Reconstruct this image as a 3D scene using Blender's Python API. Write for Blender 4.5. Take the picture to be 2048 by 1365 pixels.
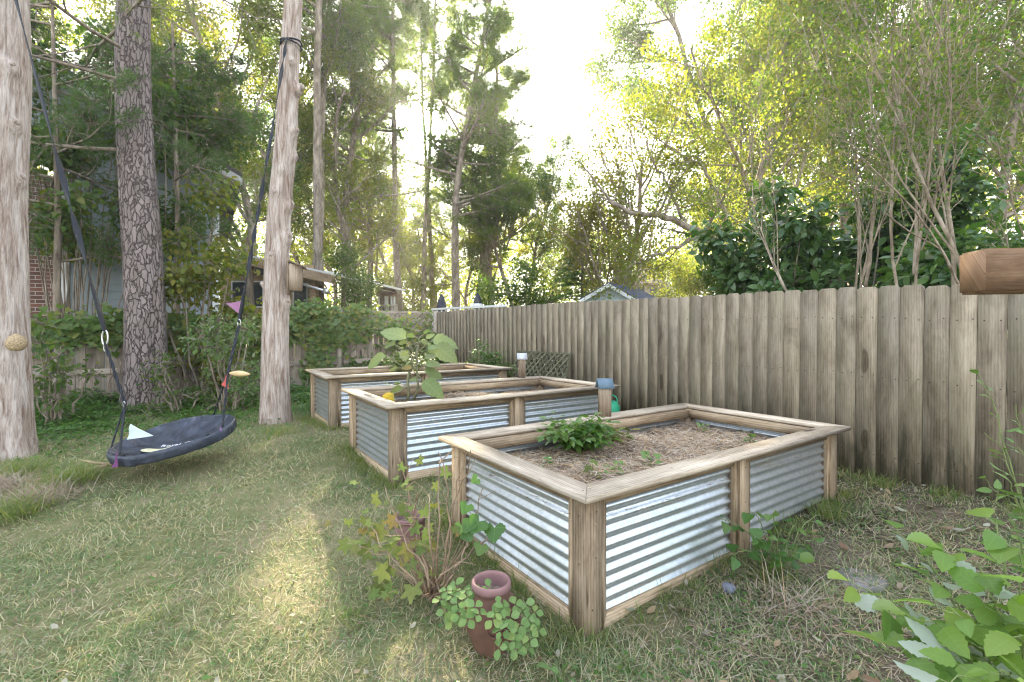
import bpy, math, random
import numpy as np
from math import radians, sin, cos, pi
C = bpy.context.scene.collection
S = bpy.context.scene
for o in list(bpy.data.objects): bpy.data.objects.remove(o)

# ------------------------------------------------------------------ camera
FPX, CX, CY, CAMZ = 931.0, 1024.0, 667.0, 1.27      # focal length and principal point in pixels of the 2048 wide photograph
cd = bpy.data.cameras.new('camera'); cam = bpy.data.objects.new('camera', cd); C.objects.link(cam)
cam.location = (0, 0, CAMZ); cam.rotation_euler = (pi/2, 0, 0)
cd.sensor_width = 36; cd.lens = 36*FPX/2048; cd.shift_y = -(682.5-CY)/2048
cd.clip_start = 0.05; cd.clip_end = 900
S.camera = cam

# ------------------------------------------------------------------ light
SUN = np.array([-186.0, 931.0, 409.0]); SUN /= np.linalg.norm(SUN)
sun_el = math.asin(SUN[2]); sun_az = math.atan2(SUN[0], SUN[1])
EXPOSURE, SKY, SUNP = 3.22, 0.15, 3.7
W = bpy.data.worlds.new("World"); S.world = W; W.use_nodes = True
nt = W.node_tree; nt.nodes.clear()
wo = nt.nodes.new('ShaderNodeOutputWorld'); bg = nt.nodes.new('ShaderNodeBackground')
sky = nt.nodes.new('ShaderNodeTexSky'); sky.sky_type = 'NISHITA'; sky.sun_disc = False
sky.sun_elevation = sun_el; sky.sun_rotation = sun_az; sky.altitude = 100; sky.air_density = 1.0; sky.dust_density = 3.0; sky.ozone_density = 1.2
hs = nt.nodes.new('ShaderNodeHueSaturation'); hs.inputs['Saturation'].default_value = 0.55; hs.inputs['Value'].default_value = 1.0
nt.links.new(sky.outputs[0], hs.inputs['Color'])
cl = nt.nodes.new('ShaderNodeVectorMath'); cl.operation = 'MINIMUM'; cl.inputs[1].default_value = (3.2, 3.15, 3.15)   # even, thinly veiled white sky
nt.links.new(hs.outputs[0], cl.inputs[0])
# bright glow of the air round the sun
geo = nt.nodes.new('ShaderNodeNewGeometry')
dot = nt.nodes.new('ShaderNodeVectorMath'); dot.operation = 'DOT_PRODUCT'; dot.inputs[1].default_value = tuple(-SUN)
nt.links.new(geo.outputs['Incoming'], dot.inputs[0])
pw = nt.nodes.new('ShaderNodeMath'); pw.operation = 'POWER'; pw.use_clamp = False; pw.inputs[1].default_value = 2600
mx = nt.nodes.new('ShaderNodeMath'); mx.operation = 'MAXIMUM'; mx.inputs[1].default_value = 0.0
nt.links.new(dot.outputs['Value'], mx.inputs[0]); nt.links.new(mx.outputs[0], pw.inputs[0])
ml = nt.nodes.new('ShaderNodeMath'); ml.operation = 'MULTIPLY'; ml.inputs[1].default_value = 900.0
nt.links.new(pw.outputs[0], ml.inputs[0])
ad = nt.nodes.new('ShaderNodeMixRGB'); ad.blend_type = 'ADD'; ad.inputs[0].default_value = 1.0
nt.links.new(cl.outputs[0], ad.inputs[1]); nt.links.new(ml.outputs[0], ad.inputs[2])
nt.links.new(ad.outputs[0], bg.inputs[0]); bg.inputs[1].default_value = SKY
nt.links.new(bg.outputs[0], wo.inputs[0])
sl = bpy.data.lights.new('sun', 'SUN'); sl.energy = SUNP; sl.angle = radians(0.6); sl.color = (1.0, 0.87, 0.60)
so = bpy.data.objects.new('sun', sl); C.objects.link(so)
from mathutils import Vector
so.rotation_euler = Vector(tuple(SUN)).to_track_quat('Z', 'Y').to_euler()
S.view_settings.view_transform = 'Standard'; S.view_settings.look = 'None'
S.view_settings.exposure = EXPOSURE; S.view_settings.gamma = 1.0
cy = S.cycles
cy.max_bounces = 7; cy.diffuse_bounces = 5; cy.glossy_bounces = 2; cy.transmission_bounces = 5; cy.volume_bounces = 0; cy.transparent_max_bounces = 4
cy.caustics_reflective = False; cy.caustics_refractive = False; cy.sample_clamp_indirect = 6
cy.pixel_filter_type = 'BLACKMAN_HARRIS'; cy.filter_width = 1.15
try: cy.use_denoising = True
except Exception: pass

# ------------------------------------------------------------------ helpers
def A(*v): return np.array(v, float)
def at(px, py, Y): return A((px-CX)/FPX*Y, Y, CAMZ-(py-CY)/FPX*Y)
def nrm(v):
    v = np.asarray(v, float); return v/np.maximum(np.linalg.norm(v, axis=-1, keepdims=True), 1e-9)
CTRL = np.array([(0,1.8,0),(.2,.8,0),(-.9,3.5,.11),(-2,5.2,.19),(2.3,3.2,.13),(2.68,3.75,.15),(3.16,3.0,.19),(-1.7,10.5,.25),(-6.5,7.4,.10),
    (-4.8,4.5,.08),(-3.05,6,.12),(-3,2,0),(2.5,1.2,.08),(-6,3,.05),(0,30,.3),(-20,20,.1),(20,10,.45),(30,40,.5),(-30,60,.3),(.5,7,.22),(0,-5,0),(60,60,.5),(-60,20,.1),(.8,2.6,.05)])
def zg(x, y):
    x = np.asarray(x, float); y = np.asarray(y, float)
    d2 = (x[..., None]-CTRL[:, 0])**2+(y[..., None]-CTRL[:, 1])**2+.25
    w = d2**-1.6
    return (w*CTRL[:, 2]).sum(-1)/w.sum(-1)
def tag(o, label=None, cat=None, group=None, kind=None):
    if label: o['label'] = label
    if cat: o['category'] = cat
    if group: o['group'] = group
    if kind: o['kind'] = kind
    return o
def link(name, me, parent=None, loc=None, rotz=0):
    o = bpy.data.objects.new(name, me); C.objects.link(o)
    if parent: o.parent = parent
    if loc is not None: o.location = tuple(float(v) for v in loc)
    if rotz: o.rotation_euler = (0, 0, rotz)
    return o
def empty(name, loc, label, cat, group=None, rotz=0):
    o = link(name, None, None, loc, rotz); o.empty_display_size = .1
    return tag(o, label, cat, group)
def mesh(name, V, F, mats=None, uv=None, smooth=False):
    """V (n,3); F list of index arrays (k,m); uv (n,2) per vertex"""
    V = np.asarray(V, np.float32).reshape(-1, 3)
    F = [np.asarray(f, np.int32) for f in (F if isinstance(F, (list, tuple)) else [F]) if len(f)]
    me = bpy.data.meshes.new(name)
    me.vertices.add(len(V)); me.vertices.foreach_set('co', V.ravel())
    loops = np.concatenate([f.ravel() for f in F]); tot = np.concatenate([np.full(len(f), f.shape[1], np.int32) for f in F])
    me.loops.add(len(loops)); me.loops.foreach_set('vertex_index', loops)
    me.polygons.add(len(tot)); me.polygons.foreach_set('loop_start', np.concatenate([[0], np.cumsum(tot)[:-1]]).astype(np.int32))
    try: me.polygons.foreach_set('loop_total', tot)
    except Exception: pass
    if uv is not None:
        l = me.uv_layers.new(name='UVMap'); l.data.foreach_set('uv', np.asarray(uv, np.float32)[loops].ravel())
    if smooth: me.polygons.foreach_set('use_smooth', np.ones(len(tot), bool))
    me.update(calc_edges=True)
    if mats is not None: me.materials.append(mats)
    return me
class MB:
    """collects shapes into one mesh"""
    def __init__(s): s.V=[]; s.F={}; s.U=[]; s.n=0
    def add(s, V, Fs, U=None):
        V = np.asarray(V, float).reshape(-1, 3)
        for f in (Fs if isinstance(Fs, list) else [Fs]):
            f = np.asarray(f, int); s.F.setdefault(f.shape[1], []).append(f+s.n)
        s.V.append(V); s.U.append(np.zeros((len(V), 2)) if U is None else np.asarray(U, float)); s.n += len(V); return s
    def poly(s, P, ax, h, u, off=None):
        """extrude polygon P (k,3) by vector ax*h; u = unit vector of the grain; every face gets its own corners and UVs"""
        P = np.asarray(P, float); k = len(P); Q = P+np.asarray(ax, float)*h; u = nrm(u)
        off = np.random.rand(2)*50 if off is None else off
        faces = [P[::-1], Q]+[np.array([P[i], P[(i+1) % k], Q[(i+1) % k], Q[i]]) for i in range(k)]
        for f in faces:
            n = np.zeros(3)
            for i in range(len(f)): n += np.cross(f[i], f[(i+1) % len(f)])
            n = nrm(n); v = np.cross(n, u)
            if np.linalg.norm(v) < .2: v = nrm(np.cross(n, A(.3, .5, .8))); uu = np.cross(v, n); U = np.stack([(f@uu)*.15, f@v], 1)+off
            else: v = nrm(v); U = np.stack([f@u, f@v], 1)+off+A(0, .37*abs(n[0])+.71*abs(n[1]))
            s.add(f, np.arange(len(f))[None, :], U)
        return s
    def box(s, c, size, u=None, R=None):
        sx, sy, sz = np.asarray(size, float)/2; c = np.asarray(c, float)
        P = np.array([(-sx, -sy, -sz), (sx, -sy, -sz), (sx, sy, -sz), (-sx, sy, -sz)])
        if u is None: u = np.eye(3)[int(np.argmax(size))]
        ax = A(0, 0, 1); u = np.asarray(u, float)
        if R is not None: P = P@R.T; ax = R@ax; u = R@u
        return s.poly(P+c, ax, 2*sz, u)
    def bar(s, p, q, w, h, up=(0, 0, 1)):
        p = np.asarray(p, float); q = np.asarray(q, float); d = nrm(q-p); up = np.asarray(up, float)
        x = np.cross(d, up)
        if np.linalg.norm(x) < 1e-3: x = np.cross(d, A(1, 0, 0))
        x = nrm(x); z = np.cross(x, d)
        P = [p-x*w/2-z*h/2, p+x*w/2-z*h/2, p+x*w/2+z*h/2, p-x*w/2+z*h/2]
        return s.poly(P, d, np.linalg.norm(q-p), d)
    def tube(s, P, R, n=8, cap=True):
        V, F, U = tubes([(P, R)], n)
        s.add(V, F, U)
        if cap:
            s.F.setdefault(n, []).append(np.array([list(range(s.n-n, s.n))])); s.F[n].append(np.array([list(range(s.n-len(V)+n-1, s.n-len(V)-1, -1))]))
        return s
    def lathe(s, prof, c=(0, 0, 0), n=32):
        prof = np.asarray(prof, float); a = np.linspace(0, 2*pi, n, endpoint=False); k = len(prof)
        V = np.stack([np.outer(prof[:, 0], np.cos(a)), np.outer(prof[:, 0], np.sin(a)), np.repeat(prof[:, 1:2], n, 1)], -1).reshape(-1, 3)+np.asarray(c)
        i, j = np.meshgrid(np.arange(k-1), np.arange(n), indexing='ij'); j2 = (j+1) % n
        F = np.stack([i*n+j, i*n+j2, (i+1)*n+j2, (i+1)*n+j], -1).reshape(-1, 4)
        return s.add(V, F, np.stack([V[:, 2], np.tile(a, k)*.1], 1))
    def build(s, name, mat, parent=None, bevel=0, smooth=False, loc=None):
        V = np.concatenate(s.V); F = [np.concatenate(f) for f in s.F.values()]
        me = mesh(name, V, F, mat, np.concatenate(s.U), smooth)
        if bevel:
            import bmesh
            b = bmesh.new(); b.from_mesh(me); bmesh.ops.remove_doubles(b, verts=b.verts, dist=1e-5)
            bmesh.ops.bevel(b, geom=[e for e in b.edges if len(e.link_faces) == 2 and e.calc_face_angle(0) > .6], offset=bevel, segments=2, affect='EDGES', clamp_overlap=True)
            b.to_mesh(me); b.free()
        return link(name, me, parent, loc)
def tubes(lst, n):
    """list of (points, radii) -> tapered tubes"""
    VV = []; FF = []; UU = []; base = 0; a = np.linspace(0, 2*pi, n, endpoint=False); ca, sa = np.cos(a), np.sin(a)
    for P, R in lst:
        P = np.asarray(P, float); R = np.asarray(R, float)*np.ones(len(P)); k = len(P)
        T = nrm(np.gradient(P, axis=0)); ref = A(1, 0, 0) if abs(T[:, 0]).mean() < .7 else A(0, 1, 0)
        X = nrm(np.cross(T, ref)); Y = np.cross(T, X)
        VV.append((P[:, None]+R[:, None, None]*(ca[None, :, None]*X[:, None]+sa[None, :, None]*Y[:, None])).reshape(-1, 3))
        i, j = np.meshgrid(np.arange(k-1), np.arange(n), indexing='ij'); j2 = (j+1) % n
        FF.append(np.stack([i*n+j, i*n+j2, (i+1)*n+j2, (i+1)*n+j], -1).reshape(-1, 4)+base); base += k*n
        L = np.concatenate([[0], np.cumsum(np.linalg.norm(np.diff(P, axis=0), axis=1))])
        UU.append(np.stack([np.repeat(L, n), np.tile(np.abs(a-pi)*R.max(), k)], 1))
    return np.concatenate(VV), np.concatenate(FF), np.concatenate(UU)
def scatter(T, F, pos, X, N, s, uv=None):
    """copies of the template T (k,3) with faces F at pos (m,3): X leaf axis, N rough normal, s sizes (m,) or (m,3)"""
    X = nrm(X); Y = nrm(np.cross(N, X)); N = np.cross(X, Y); s = np.asarray(s, float); m = len(pos)
    if s.ndim < 2: s = np.repeat((s*np.ones(m))[:, None], 3, 1)
    V = pos[:, None]+s[:, None, 0:1]*T[None, :, 0:1]*X[:, None]+s[:, None, 1:2]*T[None, :, 1:2]*Y[:, None]+s[:, None, 2:3]*T[None, :, 2:3]*N[:, None]
    k = len(T); Fs = [(np.asarray(f)[None]+(np.arange(m)*k)[:, None, None]).reshape(-1, np.asarray(f).shape[1]) for f in (F if isinstance(F, list) else [F])]
    U = None if uv is None else np.tile(uv, (m, 1))
    return V.reshape(-1, 3), Fs, U
DIAM = (np.array([(0, 0, 0), (.45, .27, .09), (1, 0, -.06), (.45, -.27, .09)], float), np.array([(0, 3, 2), (0, 2, 1)]))
BLADE = (np.array([(0, -.5, 0), (0, .5, 0), (.55, .32, .05), (.55, -.32, .05), (1, 0, .22)], float), [np.array([(0, 1, 2, 3)]), np.array([(3, 2, 4)])])
NEEDLE = (np.array([(0, -.5, 0), (0, .5, 0), (1, 0, 0)], float), np.array([(0, 1, 2)]))
def leaf_tpl(w=.3, n=6, peak=.4, fold=.25, droop=.25, wave=0.0, serr=0.0):
    """one pointed leaf of length 1 along +x, folded at the midrib"""
    t = np.linspace(0, 1, n+1); wd = w*np.sin(pi*np.clip(t, 0, 1)**(math.log(.5)/math.log(peak)))**.8
    if serr: wd = wd*(1+serr*np.where(np.arange(n+1) % 2 == 0, 1, -1)); 
    wd[0] = wd[-1] = 0.004
    z = -droop*t**2; zz = fold*wd+wave*np.sin(t*9)*wd
    V = np.concatenate([np.stack([t, wd, z+zz], 1), np.stack([t, 0*t, z], 1), np.stack([t, -wd, z+zz*(1 if not wave else .6)], 1)])
    i = np.arange(n); k = n+1
    F = np.concatenate([np.stack([k+i, k+i+1, i+1, i], 1), np.stack([2*k+i, 2*k+i+1, k+i+1, k+i], 1)])
    uv = np.concatenate([np.stack([t, 0*t+1], 1), np.stack([t, 0*t], 1), np.stack([t, 0*t+1], 1)])
    return V, F, uv
def lobed_tpl(lobes=5, depth=.35, fold=.12, spread=2.5, teeth=.05):
    """palmate leaf (currant, grape): outline fanned round the base"""
    n = lobes*10+1; a = np.linspace(-spread, spread, n)
    r = .62+.0*a
    ph = (a/spread*.5+.5)*lobes-.5
    r = (1-depth*np.abs(np.sin(pi*ph))**1.4)*(.62+.38*np.cos(a/spread*1.35))*(1+teeth*np.where(np.arange(n) % 2 == 0, 1, -1))*.62
    P = np.stack([.3+r*np.cos(a), r*np.sin(a), fold*np.abs(np.sin(a))*r-.12*r*r], 1)
    V = np.concatenate([[(0.28, 0, 0)], P]); F = np.stack([np.zeros(n-1, int), np.arange(1, n), np.arange(2, n+1)], 1)
    V[:, 0] -= .05
    uv = np.concatenate([[(0, 0)], np.stack([np.full(n, 1.), np.abs(np.sin(ph*pi))], 1)])
    return V, F, uv
def rdir(rng, m, zmin=-1, zmax=1):
    a = rng.uniform(0, 2*pi, m); z = rng.uniform(zmin, zmax, m); r = np.sqrt(1-np.clip(z, -1, 1)**2)
    return np.stack([r*np.cos(a), r*np.sin(a), z], 1)

# ------------------------------------------------------------------ materials
class NM:
    def __init__(s, name):
        s.m = bpy.data.materials.new(name); s.m.use_nodes = True; s.t = s.m.node_tree; s.t.nodes.clear()
        s.out = s.t.nodes.new('ShaderNodeOutputMaterial')
    def n(s, ty, **k):
        x = s.t.nodes.new('ShaderNode'+ty)
        for a, v in k.items(): setattr(x, a, v)
        return x
    def L(s, a, b): s.t.links.new(a, b)
    def ramp(s, fac, stops, interp='LINEAR'):
        r = s.n('ValToRGB'); r.color_ramp.interpolation = interp; e = r.color_ramp.elements
        while len(e) < len(stops): e.new(.5)
        for i, (p, c) in enumerate(stops): e[i].position = p; e[i].color = (*c, 1) if len(c) == 3 else c
        s.L(fac, r.inputs[0]); return r.outputs[0]
    def noise(s, vec, scale, detail=4, rough=.55, dist=0, stretch=None):
        if stretch is not None:
            mp = s.n('Mapping'); mp.inputs['Scale'].default_value = stretch; s.L(vec, mp.inputs[0]); vec = mp.outputs[0]
        x = s.n('TexNoise'); x.inputs['Scale'].default_value = scale; x.inputs['Detail'].default_value = detail; x.inputs['Roughness'].default_value = rough; x.inputs['Distortion'].default_value = dist
        s.L(vec, x.inputs['Vector']); return x.outputs[0]
    def mix(s, f, a, b, mode='MIX'):
        x = s.n('MixRGB', blend_type=mode)
        for i, v in ((0, f), (1, a), (2, b)):
            if hasattr(v, 'is_output'): s.L(v, x.inputs[i])
            elif isinstance(v, (int, float)): x.inputs[i].default_value = v
            else: x.inputs[i].default_value = (*v, 1)
        return x.outputs[0]
    def math(s, op, a, b=0., clamp=False):
        x = s.n('Math', operation=op); x.use_clamp = clamp
        for i, v in ((0, a), (1, b)):
            if hasattr(v, 'is_output'): s.L(v, x.inputs[i])
            else: x.inputs[i].default_value = v
        return x.outputs[0]
    def bsdf(s, col, rough=.8, metal=0, spec=.3, bump=None, bstr=.3, bdist=.01):
        p = s.n('BsdfPrincipled'); p.inputs['Metallic'].default_value = metal; p.inputs['Specular IOR Level'].default_value = spec
        if hasattr(col, 'is_output'): s.L(col, p.inputs['Base Color'])
        else: p.inputs['Base Color'].default_value = (*col, 1)
        if hasattr(rough, 'is_output'): s.L(rough, p.inputs['Roughness'])
        else: p.inputs['Roughness'].default_value = rough
        if bump is not None:
            b = s.n('Bump'); b.inputs['Strength'].default_value = bstr; b.inputs['Distance'].default_value = bdist
            s.L(bump, b.inputs['Height']); s.L(b.outputs[0], p.inputs['Normal'])
        return p
    def done(s, sh): s.L(sh.outputs[0] if hasattr(sh, 'outputs') else sh, s.out.inputs[0]); return s.m
def wood(name, light, mid, dark, green=None, gs=0, grain=1.0, knots=True, lowdirt=None, rvar=.35, wave=.10, kmix=.9):
    m = NM(name); uv = m.n('UVMap').outputs[0]; g = m.n('NewGeometry'); rnd = g.outputs['Random Per Island']; tc = m.n('TexCoord').outputs['Object']
    # islands are single faces of a board: use a board-wide pattern through the UV offset instead
    n1 = m.noise(uv, 5, 8, .7, .6, (.5, 6, 1)); n2 = m.noise(uv, 22, 8, .75, .4, (.45, 11, 1)); n3 = m.noise(uv, 2.2, 5, .65, .8, (.9, 2.6, 1)); pb = m.noise(uv, .55, 0, 0)
    wv = m.n('TexWave', wave_type='BANDS', bands_direction='Y'); wv.inputs['Scale'].default_value = 9; wv.inputs['Distortion'].default_value = 5; wv.inputs['Detail'].default_value = 3; wv.inputs['Detail Scale'].default_value = .8
    mp = m.n('Mapping'); mp.inputs['Scale'].default_value = (.25, 2.2, 1); m.L(uv, mp.inputs[0]); m.L(mp.outputs[0], wv.inputs[0])
    f = m.math('ADD', m.math('MULTIPLY', n1, .42), m.math('MULTIPLY', n3, .58)); f = m.math('ADD', m.math('MULTIPLY', f, .9), m.math('MULTIPLY', wv.outputs[1], wave*grain))
    col = m.ramp(f, [(.34, dark), (.5, mid), (.66, light)]); col = m.mix(1., col, m.ramp(pb, [(.3, (1-rvar,)*3), (.7, (1.12, 1.1, 1.06))]), 'MULTIPLY')
    fine = m.ramp(n2, [(.34, (.48, .45, .42)), (.52, (1, 1, 1))]); col = m.mix(.7*grain, col, fine, 'MULTIPLY')
    if green is not None:
        mk = m.ramp(m.noise(uv, 1.6, 5, .65, .6, (.8, 3, 1)), [(.45, (0, 0, 0)), (.7, (gs, gs, gs))]); col = m.mix(mk, col, green)
    st = m.ramp(m.noise(uv, 1.1, 6, .7, 1.0, (1.2, 5, 1)), [(.36, (.50, .46, .42)), (.52, (1, 1, 1))]); col = m.mix(.55, col, st, 'MULTIPLY')
    if knots:
        v = m.n('TexVoronoi', feature='F1'); v.inputs['Scale'].default_value = 1.0; mk = m.n('Mapping'); mk.inputs['Scale'].default_value = (1.25, 4.2, 1); dn_ = m.n('TexNoise'); dn_.inputs['Scale'].default_value = 5; m.L(uv, dn_.inputs[0]); va_ = m.n('VectorMath', operation='MULTIPLY_ADD'); va_.inputs[1].default_value = (.16, .05, 0); m.L(dn_.outputs['Color'], va_.inputs[0]); m.L(uv, va_.inputs[2]); m.L(va_.outputs[0], mk.inputs[0]); m.L(mk.outputs[0], v.inputs['Vector'])
        k = m.ramp(v.outputs['Distance'], [(.02, (.10, .075, .06)), (.06, (.42, .36, .31)), (.085, (.16, .12, .10)), (.13, (1, 1, 1))]); col = m.mix(kmix, col, k, 'MULTIPLY')
    if lowdirt is not None:
        sp = m.n('SeparateXYZ'); m.L(tc, sp.inputs[0]); nn = m.noise(uv, 3, 5, .7, 0, (.5, 5, 1))
        h = m.math('ADD', sp.outputs[2], m.math('MULTIPLY', m.math('SUBTRACT', nn, .47), -2.6)); mk = m.ramp(h, [(.0, (.5, .5, .5)), (.2, (0, 0, 0))])
        col = m.mix(mk, col, lowdirt)
    bmp = m.math('ADD', n2, m.math('MULTIPLY', n1, .3))
    return m.done(m.bsdf(col, .85, 0, .2, bmp, .35, .003))
def leafmat(name, cols, trans=None, tfac=.45, rough=.5, spec=.3, vein=False, back=None):
    """cols: list of base colours picked per leaf; trans: colour of the light let through"""
    m = NM(name); g = m.n('NewGeometry'); rnd = g.outputs['Random Per Island']
    k = len(cols); c = m.ramp(rnd, [((i+.5)/k, cc) for i, cc in enumerate(cols)])
    if vein:
        uv = m.n('UVMap').outputs[0]; sp = m.n('SeparateXYZ'); m.L(uv, sp.inputs[0])
        w = m.math('SINE', m.math('MULTIPLY', m.math('SUBTRACT', sp.outputs[0], m.math('MULTIPLY', sp.outputs[1], .14)), 44.))
        mid = m.ramp(sp.outputs[1], [(.0, (1, 1, 1)), (.09, (0, 0, 0))]); ve = m.ramp(w, [(.8, (0, 0, 0)), (1., (.7, .7, .7))])
        c = m.mix(m.math('MULTIPLY', m.math('MAXIMUM', mid, ve), .22), c, tuple(min(1, x*2.2+.02) for x in cols[-1]))
    c0 = c
    if back is not None: c = m.mix(g.outputs['Backfacing'], c, back)
    p = m.bsdf(c, rough, 0, spec)
    c = c0
    tr = m.n('BsdfTranslucent')
    if trans is None: tc = m.mix(1., c, (2.3, 2.4, .95), 'MULTIPLY')
    else: tc = m.mix(.75, c, trans)
    m.L(tc, tr.inputs[0]); ms = m.n('MixShader'); ms.inputs[0].default_value = tfac; m.L(p.outputs[0], ms.inputs[1]); m.L(tr.outputs[0], ms.inputs[2])
    return m.done(ms)
def plain(name, col, rough=.7, metal=0, var=.25, scale=8, spec=.3, bump=0):
    m = NM(name); tc = m.n('TexCoord').outputs['Object']; n = m.noise(tc, scale, 5, .6)
    c = m.ramp(n, [(.3, tuple(x*(1-var) for x in col)), (.7, tuple(min(1, x*(1+var)) for x in col))])
    return m.done(m.bsdf(c, rough, metal, spec, n if bump else None, bump, .01))
def bark(name, light, mid, dark, sv=(1, 1, .3), scale=9, plates=False, bstr=.8, moss=None):
    m = NM(name); tc = m.n('TexCoord').outputs['Object']
    n = m.noise(tc, scale, 7, .65, .8, sv)
    if plates:
        mp = m.n('Mapping'); mp.inputs['Scale'].default_value = sv; dn = m.n('TexNoise'); dn.inputs['Scale'].default_value = 9; dn.inputs['Detail'].default_value = 5; m.L(tc, dn.inputs[0])
        va = m.n('VectorMath', operation='MULTIPLY_ADD'); va.inputs[1].default_value = (.11, .11, .22); m.L(dn.outputs['Color'], va.inputs[0]); m.L(tc, va.inputs[2]); m.L(va.outputs[0], mp.inputs[0])
        v = m.n('TexVoronoi', feature='DISTANCE_TO_EDGE'); v.inputs['Scale'].default_value = scale*1.7; m.L(mp.outputs[0], v.inputs['Vector'])
        v2 = m.n('TexVoronoi', feature='F1'); v2.inputs['Scale'].default_value = scale*1.7; m.L(mp.outputs[0], v2.inputs['Vector'])
        cell = m.n('SeparateXYZ'); m.L(v2.outputs['Color'], cell.inputs[0])
        edge = m.ramp(m.math('ADD', v.outputs[0], m.math('MULTIPLY', m.math('SUBTRACT', m.noise(tc, 40, 5, .7), .5), .10)), [(.0, (0, 0, 0)), (.10, (1, 1, 1))])
        f = m.math('ADD', m.math('MULTIPLY', n, .6), m.math('MULTIPLY', cell.outputs[0], .4))
        col = m.mix(edge, dark, m.ramp(f, [(.3, mid), (.65, light)])); h = m.math('ADD', m.math('MULTIPLY', edge, 1.2), n)
    else:
        n2 = m.noise(tc, scale*2.5, 5, .6, .3, sv); col = m.ramp(n, [(.32, dark), (.5, mid), (.66, light)]); col = m.mix(.6, col, m.ramp(n2, [(.35, (.5, .48, .46)), (.55, (1, 1, 1))]), 'MULTIPLY'); h = m.math('ADD', n, n2)
    if moss is not None: col = m.mix(m.ramp(m.noise(tc, 2.5, 5, .6), [(.5, (0, 0, 0)), (.7, (.5, .5, .5))]), col, moss)
    return m.done(m.bsdf(col, .9, 0, .15, h, bstr, .02))
M = {}
M['bed'] = wood('weathered_bed_wood', (.57, .46, .34), (.40, .30, .195), (.17, .115, .07), grain=1.0, rvar=.5)
M['cap'] = wood('weathered_cap_wood', (.66, .58, .48), (.52, .44, .345), (.28, .22, .165), grain=.8, rvar=.25)
M['fence'] = wood('grey_fence_wood', (.385, .33, .25), (.29, .24, .175), (.14, .11, .075), green=(.18, .175, .10), gs=.35, lowdirt=(.035, .04, .022), rvar=.25, grain=.75, kmix=.65)
M['backfence'] = wood('old_fence_wood', (.42, .36, .31), (.28, .23, .19), (.13, .10, .08), green=(.16, .17, .1), gs=.35)
M['rail'] = wood('fence_rail_wood', (.5, .45, .40), (.37, .32, .27), (.2, .16, .13))
M['beam'] = wood('swing_beam_wood', (.40, .28, .19), (.29, .18, .11), (.13, .08, .045), grain=1.2, wave=0., knots=False)
M['lattice'] = wood('mossy_lattice_wood', (.26, .26, .17), (.16, .16, .10), (.07, .07, .04), knots=False)
M['house_wood'] = wood('pale_house_wood', (.62, .48, .34), (.5, .37, .25), (.3, .2, .13), knots=False, grain=.5)
M['birdhouse'] = wood('birdhouse_wood', (.46, .38, .29), (.34, .26, .19), (.17, .12, .08), knots=False)
M['bark_cedar'] = bark('stripped_cedar_bark', (.62, .54, .49), (.47, .385, .33), (.22, .14, .10), (1.9, 1.9, .2), 11, bstr=1.3)
M['bark_pine'] = bark('scaly_pine_bark', (.27, .22, .205), (.18, .145, .13), (.085, .065, .058), (1, 1, .24), 12, True, 1.0)
M['bark_far'] = bark('grey_brown_bark', (.42, .35, .28), (.27, .22, .17), (.13, .10, .075), (1, 1, .3), 6, bstr=.6)
M['bark_pale'] = bark('pale_smooth_bark', (.46, .38, .30), (.31, .25, .18), (.16, .12, .085), (1, 1, .4), 10, bstr=.3)
M['lf_yellow'] = leafmat('yellow_green_leaves', [(.12, .15, .025), (.15, .165, .03), (.09, .13, .026), (.19, .17, .032)], None, .5)
M['lf_green'] = leafmat('mid_green_leaves', [(.06, .11, .026), (.085, .13, .03), (.11, .14, .035), (.05, .09, .025)], None, .45)
M['lf_pine'] = leafmat('pine_needles', [(.09, .145, .045), (.12, .165, .05), (.08, .12, .04), (.15, .16, .045)], None, .5)
M['lf_dark'] = leafmat('glossy_dark_leaves', [(.045, .10, .028), (.065, .125, .033), (.09, .16, .04), (.05, .11, .03)], None, .25, .32, .5, True)
M['lf_rust'] = leafmat('bronze_green_leaves', [(.17, .16, .035), (.20, .16, .035), (.13, .15, .035), (.18, .17, .045)], None, .45)
M['lf_vine'] = leafmat('vine_leaves', [(.075, .14, .03), (.10, .165, .038), (.06, .12, .03), (.17, .18, .04)], None, .4, .45, .4, True)
M['lf_conif'] = leafmat('dark_conifer_foliage', [(.06, .11, .035), (.08, .135, .04), (.065, .115, .04)], None, .4)
M['grass'] = None

def grassmat(name, greens, straws, scale=1.3, bias=.5):
    m = NM(name); g = m.n('NewGeometry'); rnd = g.outputs['Random Per Island']; pos = g.outputs['Position']
    n = m.noise(pos, scale, 5, .6, .4); n2 = m.noise(pos, scale*6, 3, .6)
    a = m.ramp(rnd, [((i+.5)/len(greens), c) for i, c in enumerate(greens)]); b = m.ramp(m.math('FRACT', m.math('MULTIPLY', rnd, 7.31)), [((i+.5)/len(straws), c) for i, c in enumerate(straws)])
    f = m.math('ADD', m.math('MULTIPLY', n, 1.3), m.math('MULTIPLY', n2, .5)); f = m.math('ADD', f, m.math('MULTIPLY', m.math('FRACT', m.math('MULTIPLY', rnd, 31.7)), .9))
    mk = m.ramp(f, [(bias+.72-.1, (0, 0, 0)), (bias+.72+.1, (1, 1, 1))]) if False else m.ramp(m.math('MULTIPLY', f, .5), [(bias-.06, (0, 0, 0)), (bias+.06, (1, 1, 1))])
    c = m.mix(mk, a, b); p = m.bsdf(c, .7, 0, .25); tr = m.n('BsdfTranslucent'); m.L(m.mix(1., c, (1.6, 1.6, .9), 'MULTIPLY'), tr.inputs[0])
    ms = m.n('MixShader'); ms.inputs[0].default_value = .35; m.L(p.outputs[0], ms.inputs[1]); m.L(tr.outputs[0], ms.inputs[2]); return m.done(ms)
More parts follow.
